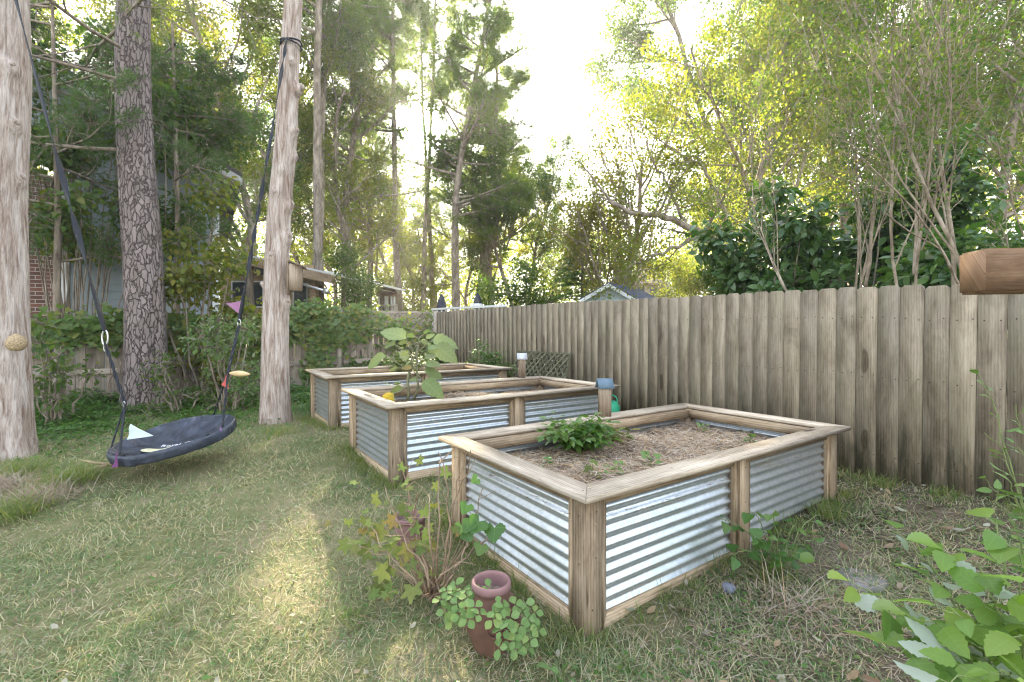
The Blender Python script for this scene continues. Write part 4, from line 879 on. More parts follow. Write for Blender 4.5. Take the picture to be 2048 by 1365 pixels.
PROT['oak_d'] = tree_meshes('d', 5, 14, .15, cfg(t0=[.25, .2, .2], kids=[15, 6, 5], ang=[(25, 55), (30, 60), (30, 65)]), 34000, .105, .15, M['bark_far'], M['lf_yellow'])
pc = cfg(wob=.035, up=[.03, .04, .05], levels=2, kids=[38, 8], t0=[.36, .25], ang=[(60, 95), (30, 60)], len=[.14, .5], shape=lambda t: .35+1.6*max(0, (1-t))**.8, taper=.3)
PROT['pine_a'] = tree_meshes('p', 7, 17, .19, pc, 0, .24, .10, M['bark_far'], M['lf_pine'], tufts=(4200, 18, .065))
PROT['pine_b'] = tree_meshes('q', 8, 19, .17, dict(pc, t0=[.55, .25], kids=[24, 7]), 0, .24, .10, M['bark_far'], M['lf_pine'], tufts=(2900, 18, .065))
PROT['pine_c'] = tree_meshes('r', 9, 20, .16, dict(pc, t0=[.76, .25], kids=[18, 7], len=[.16, .5]), 0, .24, .10, M['bark_far'], M['lf_pine'], tufts=(2200, 18, .075))
def P3(px, Y, py=None): x = (px-CX)/FPX*Y; return A(x, Y, float(zg(x, Y))-.1)
# (kind, prototype, px of the trunk, distance, scale, z-scale, rotation, label)
TREES = [
 ('pine_tree', 'pine_b', 808, 21, 1.0, .93, 0.3, 'tall pine just left of the sun with a brown lower trunk'),
 ('pine_tree', 'pine_a', 912, 19.5, 1.0, .93, 2.2, 'tall dense pine with a pale trunk, right of the sun'),
 ('pine_tree', 'pine_c', 843, 23, .92, .95, 4.1, 'slim pine trunk directly below the sun'),
 ('pine_tree', 'pine_b', 640, 15.5, 1.0, 1.0, 1.0, 'tall slender pine right of the leaning bare trunk'),
 ('pine_tree', 'pine_b', 608, 17, 1.0, 1.0, 3.0, 'slender pine close behind the leaning bare trunk'),
 ('pine_tree', 'pine_a', 738, 24, .95, 1.0, 5.3, 'tall pine behind the forked tree, far left of the sun'),
 ('pine_tree', 'pine_c', 868, 26, 1.0, .95, 0.9, 'slim pine behind and right of the sun'),
 ('pine_tree', 'pine_a', 955, 24, 1.3, .82, 3.9, 'pine filling the right shoulder of the tall pine group'),
 ('pine_tree', 'pine_a', 985, 22, 1.0, .80, 1.2, 'full pine crown between the tall pine and the round green crown'),
 ('pine_tree', 'pine_a', 688, 20, .95, 1.0, 2.9, 'tall pine between the slender pines and the forked tree'),
 ('deciduous_tree', 'oak_c', 790, 26, .74, .68, 3.1, 'bronze-green understorey tree left below the sun'),
 ('deciduous_tree', 'oak_d', 672, 30, 1.0, .85, 0.7, 'far yellow-green tree between the slender pines and the forked tree'),
 ('deciduous_tree', 'oak_a', 825, 27, .75, .62, 5.9, 'yellow-green understorey tree behind the tall pines'),
 ('deciduous_tree', 'oak_d', 925, 25, .72, .6, 2.6, 'yellow-green understorey tree right of the pale pine trunk'),
 ('deciduous_tree', 'oak_b', 1050, 25, .66, .62, 2.5, 'far green tree at the right shoulder of the pine group'),
 ('deciduous_tree', 'oak_b', 1040, 21, .60, .72, .5, 'round green crown stepping down right of the dense pine'),
 ('deciduous_tree', 'oak_a', 732, 20, .85, .85, 1.9, 'leafy tree with forked branches left of the sun'),
 ('deciduous_tree', 'oak_c', 700, 24, .9, .9, 2.9, 'bronze-leaved tree with a straight trunk behind the forked tree'),
 ('deciduous_tree', 'oak_d', 505, 15, .92, .95, .9, 'yellow-green tree between the scaly pine and the leaning bare trunk'),
 ('deciduous_tree', 'oak_c', 560, 21, 1.0, 1.0, 4.9, 'bronze tree behind the modern house roof'),
 ('deciduous_tree', 'oak_b', 440, 19, .95, 1.0, 3.7, 'green tree behind the grey house eave'),
 ('deciduous_tree', 'oak_d', 1495, 13.5, .88, .95, 2.4, 'large spreading yellow-green tree right of the sky gap'),
 ('deciduous_tree', 'oak_b', 1560, 19, 1.1, 1.1, 0.4, 'dense green tree directly behind the spreading tree'),
 ('deciduous_tree', 'oak_a', 1445, 20, .9, 1.15, 3.4, 'tall yellow-green tree at the right border of the sky gap'),
 ('deciduous_tree', 'oak_b', 1760, 19, 1.05, 1.1, 5.4, 'dense green tree right of the pale forking pine'),
 ('deciduous_tree', 'oak_b', 1930, 24, 1.2, 1.2, 2.4, 'dense green tree filling the upper right behind the pines'),
 ('deciduous_tree', 'oak_a', 1600, 17, 1.0, 1.05, 4.4, 'tall yellow-green tree behind the spreading tree'),
 ('pine_tree', 'pine_b', 1728, 16, 1.0, 1.0, 5.0, 'tall pine with a pale forking trunk above the glossy shrubs'),
 ('pine_tree', 'pine_a', 1900, 18, 1.05, 1.1, .8, 'tall pine at the upper right with spreading limbs'),
 ('deciduous_tree', 'oak_b', 1820, 22, 1.1, 1.1, 1.2, 'tall green tree between the two right-hand pines'),
 ('deciduous_tree', 'oak_a', 1985, 15, 1.0, 1.0, 2.0, 'yellow-green tree at the upper right corner'),
 ('deciduous_tree', 'oak_d', 2120, 18, 1.1, 1.1, .2, 'tree cut by the right edge behind the beam'),
 ('deciduous_tree', 'oak_c', 1680, 24, 1.1, 1.1, 3.3, 'bronze tree far behind the pale forking pine'),
 ('deciduous_tree', 'oak_a', 1425, 25, .7, .7, 5.5, 'far yellow-green tree left of the spreading tree'),
 ('deciduous_tree', 'oak_c', 960, 27, .62, .62, .1, 'far bronze tree between the dense pine and the round crown'),
 ('deciduous_tree', 'oak_d', 870, 30, .8, .62, 1.1, 'far yellow tree low behind the pine trunks'),
 ('deciduous_tree', 'oak_a', 780, 32, .9, .7, 2.1, 'far leafy tree behind the playhouse'),
 ('deciduous_tree', 'oak_d', 1090, 29, .7, .5, 3.1, 'far low tree behind the dark conifer, left side'),
 ('deciduous_tree', 'oak_a', 1180, 33, .75, .45, 4.1, 'far low tree behind the dark conifer, right side'),
 ('deciduous_tree', 'oak_d', 1330, 36, .8, .5, 5.1, 'far low tree behind the distant house'),
 ('deciduous_tree', 'oak_b', 640, 28, 1.0, 1.0, .6, 'far green tree behind the slender pines'),
 ('deciduous_tree', 'oak_b', 300, 22, 1.1, 1.1, 1.6, 'tall green tree behind the grey house roof'),
 ('deciduous_tree', 'oak_a', 60, 20, 1.1, 1.1, 2.6, 'tree above the brick end of the grey house'),
]
for kind, pr, px, Y, s, szz, rz, lab in TREES:
    tm, cm = PROT[pr]; put_tree(kind, tm, cm, P3(px, Y), lab, rz, s, 'tall trees beyond the fences', sz=szz)
# sparse tree against the sky gap
sp = cfg(wob=.09, up=[.03, .08, .05], kids=[14, 6, 5], t0=[.18, .2, .2], ang=[(18, 42), (20, 45), (25, 55)], len=[.62, .5, .5], shape=lambda t: 1.1-.6*t)
tm, cm = tree_meshes('s', 21, 6.6, .12, sp, 11000, .10, .16, M['bark_far'], M['lf_rust'], stems=2)
put_tree('deciduous_tree', tm, cm, P3(1243, 14.5), 'thin airy tree with many upright limbs against the open sky in the middle', 0.4, 1)
# multi-stem tree with an arching limb reaching left, before the sky gap
def arch_tree():
    rng = np.random.default_rng(31); out = {'t': [[], [], [], []], 'tips': []}; Y = 11.5; b = P3(1520, Y)
    c2 = cfg(wob=.10, up=[0, .03, .04], levels=3, kids=[12, 6, 4], t0=[.2, .2, .2], len=[.4, .5, .5])
    q = lambda x, y, dy=0: at(x, y, Y+dy)-b
    for pts, r in (([q(1520, 640), q(1480, 520), q(1425, 478), q(1370, 450), q(1310, 430), q(1262, 425), q(1215, 400)], .13), ([q(1425, 478), q(1385, 475), q(1330, 505), q(1265, 530), q(1225, 560)], .06), ([q(1480, 520), q(1440, 400), q(1400, 330), q(1330, 290)], .07), ([q(1370, 450), q(1340, 380), q(1300, 310), q(1280, 240)], .04)):
        P = np.array(pts); t = np.linspace(0, len(P)-1, 24); Q = np.stack([np.interp(t, range(len(P)), P[:, k]) for k in range(3)], 1); Q[1:] += rng.normal(0, .03, (23, 3)); out['t'][0].append((Q, np.linspace(r, r*.3, 24)))
        for _ in range(10):
            i = rng.integers(5, 23); grow(rng, Q[i], nrm(rdir(rng, 1)[0]+A(-.2, 0, .5)), rng.uniform(.7, 1.8), r*.3, 2, c2, out)
    V, F = [], []; bb = 0
    for lv, n in ((0, 10), (1, 7), (2, 5), (3, 3)):
        if out['t'][lv]: v, f, _ = tubes(out['t'][lv], n); V.append(v); F.append(f+bb); bb += len(v)
    tm = mesh('trunk', np.concatenate(V), np.concatenate(F), M['bark_far'], smooth=True); cv, cf, _ = foliage(rng, out['tips'], 9000, .085, .16)
    put_tree('deciduous_tree', tm, mesh('crown', cv, cf, M['lf_yellow']), b, 'tree with one long limb arching left over the shed roof')
arch_tree()
# dark layered conifer over the shed
def conifer(seed, H, spread, n, name):
    rng = np.random.default_rng(seed); out = []; V = []; pos = []; dirs = []
    for z in np.linspace(.12, .98, 34):
        for k in range(6):
            a = rng.uniform(0, 2*pi); L = spread*(1-z)**.8*rng.uniform(.7, 1.15)+.12; d = A(cos(a), sin(a), rng.uniform(-.05, .25)); t = np.linspace(0, 1, 6)[:, None]; P = A(0, 0, z*H)+d*L*t+A(0, 0, -.25*L)*t**2; out.append((P, np.linspace(.022, .004, 6)))
            m = int(n*L/spread/80)+8; tt = rng.uniform(.15, 1, m)[:, None]; c = A(0, 0, z*H)+d*L*tt+A(0, 0, -.25*L)*tt**2; side = np.cross(d, A(0, 0, 1)); sd = rng.uniform(-1, 1, m)[:, None]; pos.append(c+side*sd*.35*L*(1.1-tt)+rng.normal(0, .03, (m, 3))); dirs.append(nrm(d*.7+side*sd+rng.normal(0, .3, (m, 3))))
    out.append((np.array([(0, 0, 0), (0, 0, H*.5), (0, 0, H)], float), np.array([.12, .07, .01])))
    v, f, _ = tubes(out, 5); pos = np.concatenate(pos); dirs = np.concatenate(dirs); cv, cf, _ = scatter(DIAM[0]*A(1, .35, 1), DIAM[1], pos, dirs, rdir(rng, len(pos), .2, 1), .16*rng.uniform(.7, 1.3, len(pos)))
    return mesh('trunk', v, f, M['bark_far'], smooth=True), mesh('crown', cv, cf, M['lf_conif'])
tm, cm = conifer(4, 5.2, 2.1, 6000, 'c'); put_tree('conifer', tm, cm, P3(1165, 16.5), 'dark green layered conifer behind the garden shed')
# ---- bushes
def bush(px0, px1, py0, py1, Y, dY, n, size, mat, label, seed, tpl=DIAM, kind='shrub', wid=1, stem=M['bark_far'], gap=.35, cat='shrub', group=None, zlow=None, lump=14, flat=.3):
    """rounded lumpy mass of leaves built from clumps on a fan of stems"""
    rng = np.random.default_rng(seed); b = P3((px0+px1)/2, Y); a0, a1 = at(px0, py1, Y)-b, at(px1, py0, Y)-b; z0 = a0[2] if zlow is None else zlow
    cl = np.stack([rng.uniform(a0[0], a1[0], lump), rng.uniform(-dY/2, dY/2, lump), rng.uniform(z0, a1[2], lump)], 1); xm = (a0[0]+a1[0])/2; w = (a1[0]-a0[0])/2
    cl[:, 2] = z0+(cl[:, 2]-z0)*np.sqrt(np.clip(1-((cl[:, 0]-xm)/w*.85)**2, .1, 1)); st = []; R = rng.uniform(.5, 1, lump)*(w*dY*(a1[2]-z0)/lump)**(1/3.)*.9; tips = []
    for c, r in zip(cl, R):
        f = A(xm+(c[0]-xm)*.2, c[1]*.3, 0); t = np.linspace(0, 1, 8)[:, None]; P = f+(c-f)*t+rng.normal(0, .02, (8, 3)); P[:, 2] = f[2]+(c[2]-f[2])*t[:, 0]**.8; st.append((P, np.linspace(.017, .006, 8)))
        for _ in range(7): d = rdir(rng, 1, -.4, 1)[0]; Q = c+d*r*np.linspace(.0, 1, 5)[:, None]+rng.normal(0, .02, (5, 3)); st.append((Q, np.linspace(.007, .002, 5))); tips.append(Q)
    per = np.maximum((R**2/(R**2).sum()*n).astype(int), 4); pos = []; 
    for c, r, k in zip(cl, R, per): u = rdir(rng, k); pos.append(c+u*r*(rng.uniform(.25, 1.15, k)[:, None])*A(1, 1, .8))
    pos = np.concatenate(pos); out = nrm(pos-np.repeat(cl, per, 0)); d = nrm(out*.8+rdir(rng, len(pos))*.8+A(0, 0, -.2)); N = nrm(out*.6+rdir(rng, len(pos))*(.8-flat)+A(0, 0, .5+flat))
    v, f, _ = tubes(st, 5); T = tpl[0]*A(1, wid, 1); cv, cf, uv = scatter(T, tpl[1], pos, d, N, size*rng.uniform(.6, 1.3, len(pos)), tpl[2] if len(tpl) > 2 else None)
    o = empty(kind, b, label, cat, group); link('stems', mesh('stems', v, f, stem, smooth=True), o); link('foliage', mesh('foliage', cv, cf, mat, uv, smooth=len(tpl) > 2), o); return o
GL = leaf_tpl(.26, 4, .45, .2, .2); GL2 = leaf_tpl(.36, 4, .4, .25, .25)
bush(1440, 1640, 400, 600, 7.4, 1.6, 3400, .155, M['lf_dark'], 'dark glossy big-leaved shrub over the fence, left one of the glossy shrubs', 41, GL)
bush(1600, 1850, 340, 600, 7.0, 1.8, 4800, .16, M['lf_dark'], 'tallest dark glossy shrub over the fence behind the bare stems', 42, GL)
bush(1820, 2120, 380, 620, 5.2, 1.6, 4200, .14, M['lf_dark'], 'dark glossy shrub over the fence next to the cross beam', 43, GL)
bush(1420, 1530, 500, 600, 9.5, 1.2, 3000, .10, M['lf_green'], 'small green shrub low at the left foot of the glossy shrubs', 44)
bush(640, 760, 520, 660, 15, 2.5, 7000, .10, M['lf_green'], 'blue-green round tree behind the vine-covered fence', 45, kind='small_tree', cat='tree')
bush(955, 1110, 545, 650, 14.5, 2.5, 7000, .10, M['lf_green'], 'feathery green shrub over the board fence left of the conifer', 46)
bush(1290, 1440, 520, 640, 19, 3, 7000, .12, M['lf_yellow'], 'sunlit yellow-green shrub right of the shed roof', 47)
bush(780, 880, 560, 660, 24, 3, 6000, .13, M['lf_yellow'], 'sunlit shrub between the pine trunks', 48)
# crape myrtles behind the fence: smooth pale stems
def myrtle(px, Y, stems, H, n, seed, label):
    c3 = cfg(wob=.07, up=[.02, .05, .04], levels=3, kids=[7, 5, 4], t0=[.35, .3, .2], ang=[(10, 30), (20, 40), (25, 55)], len=[.42, .45, .45], shape=lambda t: 1, stemspread=.16, taper=.25)
    tm, cm = tree_meshes('m', seed, H, .027, c3, n, .044, .08, M['bark_pale'], M['lf_green'], stems=stems); put_tree('crape_myrtle', tm, cm, P3(px, Y), label, seed, 1, 'slender pale-stemmed trees just behind the board fence')
myrtle(1700, 5.4, 4, 4.8, 6200, 51, 'slender pale-stemmed tree behind the board fence, the left one of the three')
myrtle(1865, 4.6, 4, 4.8, 5600, 52, 'slender pale-stemmed tree behind the fence, middle of the three')
myrtle(2070, 4.1, 3, 4.4, 3600, 53, 'slender pale-stemmed tree rising behind the cross beam')
# ---- left side
def scaly_pine():
    base = A(-5.62, 7.15, .05); out = []; z = np.linspace(0, 9, 60); c = base+np.stack([-.05*z+.012*z*z*.2+.05*np.sin(z*.9), .01*z, z], 1); a = np.linspace(0, 2*pi, 64, endpoint=False); R = (.275-.010*z+.10*np.exp(-z/.3))[:, None]*(1+.03*np.sin(3*a+z[:, None])+.02*np.sin(7*a+1.3*z[:, None]))
    V = np.stack([c[:, None, 0]+R*np.cos(a), c[:, None, 1]+R*np.sin(a), c[:, None, 2]+0*R], -1).reshape(-1, 3)-base; k, n = 60, 64; i, j = np.meshgrid(np.arange(k-1), np.arange(n), indexing='ij'); j2 = (j+1) % n
    root = empty('pine_tree', base, 'thick pine trunk with purple-grey scaly bark in front of the grey house', 'tree'); link('trunk', mesh('trunk', V, np.stack([i*n+j, i*n+j2, (i+1)*n+j2, (i+1)*n+j], -1).reshape(-1, 4), M['bark_pine'], smooth=True), root)
    rng = np.random.default_rng(61); o = {'t': [[], [], [], []], 'tips': []}; c4 = cfg(wob=.08, up=[0, -.01, 0], levels=2, kids=[7, 5], t0=[.3, .3], ang=[(30, 60), (30, 60)], len=[.45, .5], shape=lambda t: 1)
    for q in range(14): h = rng.uniform(3.6, 8.8); an = rng.uniform(0, 2*pi); grow(rng, A(-.05*h, 0, h), A(cos(an), sin(an), -.05), rng.uniform(1.6, 3.0), .03, 0, c4, o)
    V, F = [], []; b = 0
    for lv, nn in ((0, 7), (1, 5), (2, 4)):
        v, f, _ = tubes(o['t'][lv], nn); V.append(v); F.append(f+b); b += len(v)
    link('branches', mesh('branches', np.concatenate(V), np.concatenate(F), M['bark_far'], smooth=True), root)
    TP = np.concatenate([t[1:] for t in o['tips']]); TD = np.concatenate([nrm(t[1:]-t[:-1]) for t in o['tips']]); m, k = 900, 26; i = rng.integers(0, len(TP), m); cc = np.repeat(TP[i]+rng.normal(0, .05, (m, 3)), k, 0); d = nrm(np.repeat(TD[i], k, 0)+rdir(rng, m*k)*.9)
    cv, cf, _ = scatter(NEEDLE[0]*A(1, .022, 1), NEEDLE[1], cc, d, rdir(rng, m*k), .17*rng.uniform(.7, 1.2, m*k)); link('crown', mesh('crown', cv, cf, M['lf_pine']), root)
scaly_pine()
def cedar(px, Y, seed, label, H, zlo, n=1400, spread=2.0):
    rng = np.random.default_rng(seed); o = {'t': [[], [], [], []], 'tips': []}; c4 = cfg(wob=.09, up=[0, -.02, -.02], levels=3, kids=[8, 6, 4], t0=[.15, .2, .2], ang=[(30, 65), (30, 60), (30, 60)], len=[.45, .5, .5], shape=lambda t: 1.2-.5*t)
    o['t'][0].append((np.array([(0, 0, 0), (.05, 0, H*.5), (-.05, 0, H)], float), np.array([.055, .045, .02])))
    for q in range(16): h = rng.uniform(zlo, H); an = rng.uniform(0, 2*pi); grow(rng, A(0, 0, h), A(cos(an), sin(an), .12), spread*rng.uniform(.6, 1.1), .022, 0, c4, o)
    V, F = [], []; b = 0
    for lv, nn in ((0, 7), (1, 5), (2, 4), (3, 3)):
        if o['t'][lv]: v, f, _ = tubes(o['t'][lv], nn); V.append(v); F.append(f+b); b += len(v)
    TP = np.concatenate([t[1:] for t in o['tips']]); TD = np.concatenate([nrm(t[1:]-t[:-1]) for t in o['tips']]); k = 12; i = rng.integers(0, len(TP), n); cc = np.repeat(TP[i]+rng.normal(0, .05, (n, 3)), k, 0); d = nrm(np.repeat(TD[i], k, 0)*1.3+rdir(rng, n*k)+A(0, 0, -.2)); 
    cv, cf, _ = scatter(NEEDLE[0]*A(1, .06, 1), NEEDLE[1], cc, d, rdir(rng, n*k), .12*rng.uniform(.7, 1.2, n*k)); put_tree('cedar_tree', mesh('trunk', np.concatenate(V), np.concatenate(F), M['bark_far'], smooth=True), mesh('crown', cv, cf, M['lf_conif']), P3(px, Y), label, 0)
cedar(110, 7.4, 71, 'feathery dark cedar between the left bare trunk and the scaly pine', 6.6, 2.2, 5000, 1.9)
cedar(350, 8.6, 72, 'feathery cedar branches right of the scaly pine trunk', 7.0, 2.4, 4000, 1.6)
bush(60, 235, 300, 490, 8.2, 1.5, 2400, .11, M['lf_vine'], 'dark broad-leaved tree hanging over the brick wall', 81, GL2, 'small_tree', cat='tree', zlow=2.7)
bush(70, 250, 70, 330, 8.4, 1.4, 2600, .095, M['lf_green'], 'airy leafy tree crown screening the grey gable wall', 88, GL2, 'small_tree', cat='tree', zlow=4.2)
bush(335, 478, 350, 700, 8.0, 1.3, 3400, .10, M['lf_yellow'], 'tall yellow-green bush beside the scaly pine, in front of the fence', 82, GL2, zlow=.5, lump=22)
bush(290, 440, 130, 470, 9.0, 1.6, 4200, .10, M['lf_green'], 'green leafy tree crown in front of the house eave', 83, GL2, 'small_tree', cat='tree', zlow=3)
bush(400, 525, 640, 800, 6.9, .8, 1300, .07, M['p_berry0'], 'leafy shrub with pale leaf backs behind the swing strap', 84, GL, zlow=.15)
bush(70, 150, 640, 860, 5.9, .6, 500, .085, M['lf_green'], 'bright green shrub between the left bare trunk and the fence', 85, GL, zlow=.1)
bush(270, 450, 700, 830, 6.7, .8, 800, .06, M['lf_green'], 'low arching shrub at the foot of the scaly pine', 86, GL, zlow=.05)
# ------------------------------------------------------------------ vines on the back fence
VL = lobed_tpl(3, .22, .15, 2.3, .04)
def vine(blobs, n, size, label, seed, mat, out=.16):
    """blobs: (s, z, rs, rz, weight) on the face of the back fence"""
    rng = np.random.default_rng(seed); Bl = np.array(blobs, float); w = Bl[:, 4]/Bl[:, 4].sum(); i = rng.choice(len(Bl), n, p=w); u = rng.normal(0, .5, (n, 2)); s = Bl[i, 0]+u[:, 0]*Bl[i, 2]; z = Bl[i, 1]+u[:, 1]*Bl[i, 3]
    lump = .5+.5*np.sin(s*6.1+z*4)*np.sin(z*7.3-s*2.1); off = .045+out*rng.uniform(0, 1, n)*(.35+.65*lump)*np.clip(z-.2, .2, 1); k = (z > .22) & (z < 2.6); s, z, off = s[k], z[k], off[k]; off = np.where(z > 1.36, off+rng.normal(0, .08, len(z)), off)
    o0 = B0+BD*float(Bl[:, 0].mean()); o0[2] = .2; root = empty('climbing_vine', o0, label, 'vine'); pos = B0+BD*s[:, None]+BN*off[:, None]-o0; pos[:, 2] = z-o0[2]; m = len(pos)
    d = nrm(A(0, 0, -1)+rdir(rng, m)*.8+BN*.3); N = nrm(BN+A(0, 0, .8)+rdir(rng, m)*.55); cv, cf, uv = scatter(VL[0], VL[1], pos, d, N, size*rng.uniform(.5, 1.25, m), VL[2]); link('foliage', mesh('foliage', cv, cf, mat, uv), root)
    st = []
    for q in range(26):
        b = Bl[rng.choice(len(Bl), p=w)]; t = np.linspace(0, 1, 14)[:, None]; a = np.array([b[0]+rng.normal(0, .3)*b[2], .15]); c = np.array([b[0]+rng.normal(0, .5)*b[2], b[1]+.3*b[3]]); P = a+(c-a)*t; P[:, 0] += .12*np.sin(t[:, 0]*7+q); W3 = B0+BD*P[:, :1]+BN*(.05+.03*np.sin(t*5+q))-o0; W3[:, 2] = P[:, 1]-o0[2]; st.append((W3, np.linspace(.008, .003, 14)))
    v, f, _ = tubes(st, 5); link('stems', mesh('stems', v, f, M['bark_far'], smooth=True), root)
vine([(2.35, 1.55, .55, .3, 4), (2.15, 1.32, .5, .3, 4.5), (2.5, .85, .25, .5, 2.2), (2.6, .5, .15, .3, .8), (1.3, 1.45, .7, .22, 1.6), (.7, 1.3, .5, .3, .8), (1.7, 1.75, .4, .12, .9), (2.55, 1.75, .35, .18, 1.5)], 2300, .095, 'bright green climbing vine spilling over the back fence right of the leaning trunk', 91, M['lf_vine'])
vine([(1.2, .62, .7, .16, 1.2), (.5, .8, .4, .4, 1.5), (1.8, .6, .5, .2, .6), (.2, 1.35, .2, .5, .8), (1.0, 1.0, .5, .2, .4)], 800, .075, 'thin bluish climbing vine over the lower rails in the fence corner', 92, M['lf_green'], .1)
vine([(4.6, 1.38, .7, .24, 4), (5.4, 1.36, .6, .26, 3.4), (3.6, 1.38, .7, .26, 2.6), (3.1, 1.5, .3, .3, 2), (4.9, 1.05, .5, .25, .3), (6.2, 1.3, .5, .3, 1.0), (3.5, .9, .3, .4, .5)], 3600, .105, 'dark green climbing vine heaped along the top of the back fence on the left', 93, M['lf_vine'])

# ------------------------------------------------------------------ plants
LF = {'pepper': leaf_tpl(.26, 4, .4, .2, .3), 'lobed': lobed_tpl(5, .42, .12, 2.5, .06), 'grape': lobed_tpl(3, .25, .12, 2.4, .05), 'round': leaf_tpl(.42, 10, .55, .3, .2, .05, .05), 'big': leaf_tpl(.34, 12, .42, .22, .45, .18, .09), 'berry': leaf_tpl(.34, 12, .38, .28, .22, .05, .10), 'heart': leaf_tpl(.42, 6, .3, .25, .25), 'comp': leaf_tpl(.2, 4, .45, .2, .2)}
M['p_green'] = leafmat('fresh_green_leaves', [(.05, .12, .022), (.075, .155, .03), (.04, .10, .02), (.10, .17, .035)], None, .35, .4, .4, True)
M['p_straw'] = leafmat('light_green_leaves', [(.11, .18, .06), (.15, .22, .085), (.085, .15, .05), (.18, .24, .08)], None, .18, .7, .1, True)
M['p_curr'] = leafmat('yellowing_lobed_leaves', [(.11, .15, .045), (.085, .13, .04), (.15, .17, .055), (.07, .10, .03), (.18, .14, .055)], None, .14, .95, .03, True)
M['p_big'] = leafmat('pale_grey_green_leaves', [(.19, .25, .11), (.14, .20, .07), (.23, .28, .14)], (.2, .22, .03), .35, .6, .2, True, back=(.26, .30, .19))
M['p_yel'] = leafmat('yellow_spotted_leaf', [(.42, .30, .04), (.30, .27, .04)], (.5, .35, .03), .4, .6, .2, True)
M['p_berry'] = leafmat('pale_backed_leaves', [(.14, .22, .04), (.10, .19, .035), (.19, .26, .05), (.08, .15, .03)], None, .4, .45, .35, True, back=(.36, .40, .33))
M['stem_g'] = plain('green_stem', (.16, .20, .07), .6, 0, .3, 20); M['stem_b'] = plain('dry_brown_stem', (.24, .17, .115), .8, 0, .35, 20); M['stem_w'] = plain('woody_grey_green_stem', (.16, .165, .09), .8, 0, .4, 30)
M['terracotta'] = plain('weathered_terracotta', (.13, .07, .05), .85, 0, .3, 9, .2, .2); M['plum'] = plain('dusty_plum_clay', (.21, .12, .115), .8, 0, .2, 12, .2, .2)
def leaves_obj(root, name, mats, tpl, pos, d, N, s):
    cv, cf, uv = scatter(tpl[0], tpl[1], np.array(pos), nrm(np.array(d)), nrm(np.array(N)), np.array(s), tpl[2]); return link(name, mesh(name, cv, cf, mats, uv, smooth=True), root)
def bushy(base, R, H, n, size, tpl, mat, label, cat, seed, kind='plant', stems=8, stemm=None, sr=.004, droop=.1, group=None):
    rng = np.random.default_rng(seed); root = empty(kind, base, label, cat, group); st = []; pos = []; D = []; N = []
    for q in range(stems):
        a = rng.uniform(0, 2*pi); r = R*rng.uniform(.2, 1); h = H*rng.uniform(.6, 1.05)*(1-.35*(r/R)**2); t = np.linspace(0, 1, 9)[:, None]; P = np.concatenate([cos(a)*r*t**1.2, sin(a)*r*t**1.2, h*t**.8], 1)+rng.normal(0, .006, (9, 3)); P[0] = 0; st.append((P, np.linspace(sr, sr*.4, 9)))
        for _ in range(n//stems):
            tt = rng.uniform(.2, 1)**.8*8; i = min(int(tt), 7); c = P[i]+(P[i+1]-P[i])*(tt-i); u = rdir(rng, 1, -.2, .7)[0]; L = size*rng.uniform(.2, .8); e = c+u*L; st.append(([c, e], [sr*.35, sr*.25])); pos.append(e); D.append(u+A(0, 0, -droop)+A(cos(a), sin(a), 0)*.4); N.append(A(0, 0, 1)+rdir(rng, 1)[0]*.5)
    v, f, _ = tubes(st, 5); link('stems', mesh('stems', v, f, stemm or M['stem_g'], smooth=True), root); leaves_obj(root, 'leaves', mat, tpl, pos, D, N, size*rng.uniform(.55, 1.2, len(pos))); return root
def bedsurf(i, u, v): return bedpt(i, u, v, -.165)
def pix_on(px, py, z):
    Y = (CAMZ-z)*FPX/(py-CY); return A((px-CX)/FPX*Y, Y, z)
Z1 = BEDS[0][1]-.16; Z2 = BEDS[1][1]-.16; Z3 = BEDS[2][1]-.16
bushy(pix_on(1160, 905, Z1), .29, .25, 640, .07, LF['pepper'], M['p_green'], 'leafy green trailing plant growing in the nearest raised bed', 'plant', 101, stems=26, sr=.003)
bushy(pix_on(1228, 893, Z1), .12, .15, 60, .065, LF['pepper'], M['p_curr'], 'yellowing shoots at the right side of the leafy plant in the nearest bed', 'plant', 102, stems=8, sr=.003)
for k, (px, py, R, H, n, mt, lf, lab) in enumerate([(1182, 957, .05, .06, 9, 'p_curr', 'lobed', 'small yellow-green seedling at the near corner of the nearest bed'), (1228, 948, .06, .06, 12, 'p_straw', 'grape', 'small strawberry seedling beside the yellow seedling in the nearest bed'), (1300, 932, .05, .055, 9, 'p_straw', 'grape', 'small seedling against the near cap board of the nearest bed'),
      (1085, 940, .05, .05, 7, 'p_green', 'grape', 'small seedling by the left cap board of the nearest bed'), (1408, 864, .06, .06, 10, 'p_straw', 'grape', 'left one of the two small seedlings at the far end of the nearest bed'), (1492, 868, .07, .05, 10, 'p_straw', 'grape', 'right one of the two small seedlings at the far end of the nearest bed'), (1500, 890, .05, .07, 14, 'p_green', 'comp', 'feathery weed at the far right of the nearest bed')]):
    bushy(pix_on(px, py, Z1), R, H, n, .05, LF[lf], M[mt], lab, 'seedling', 110+k, stems=3, sr=.002)
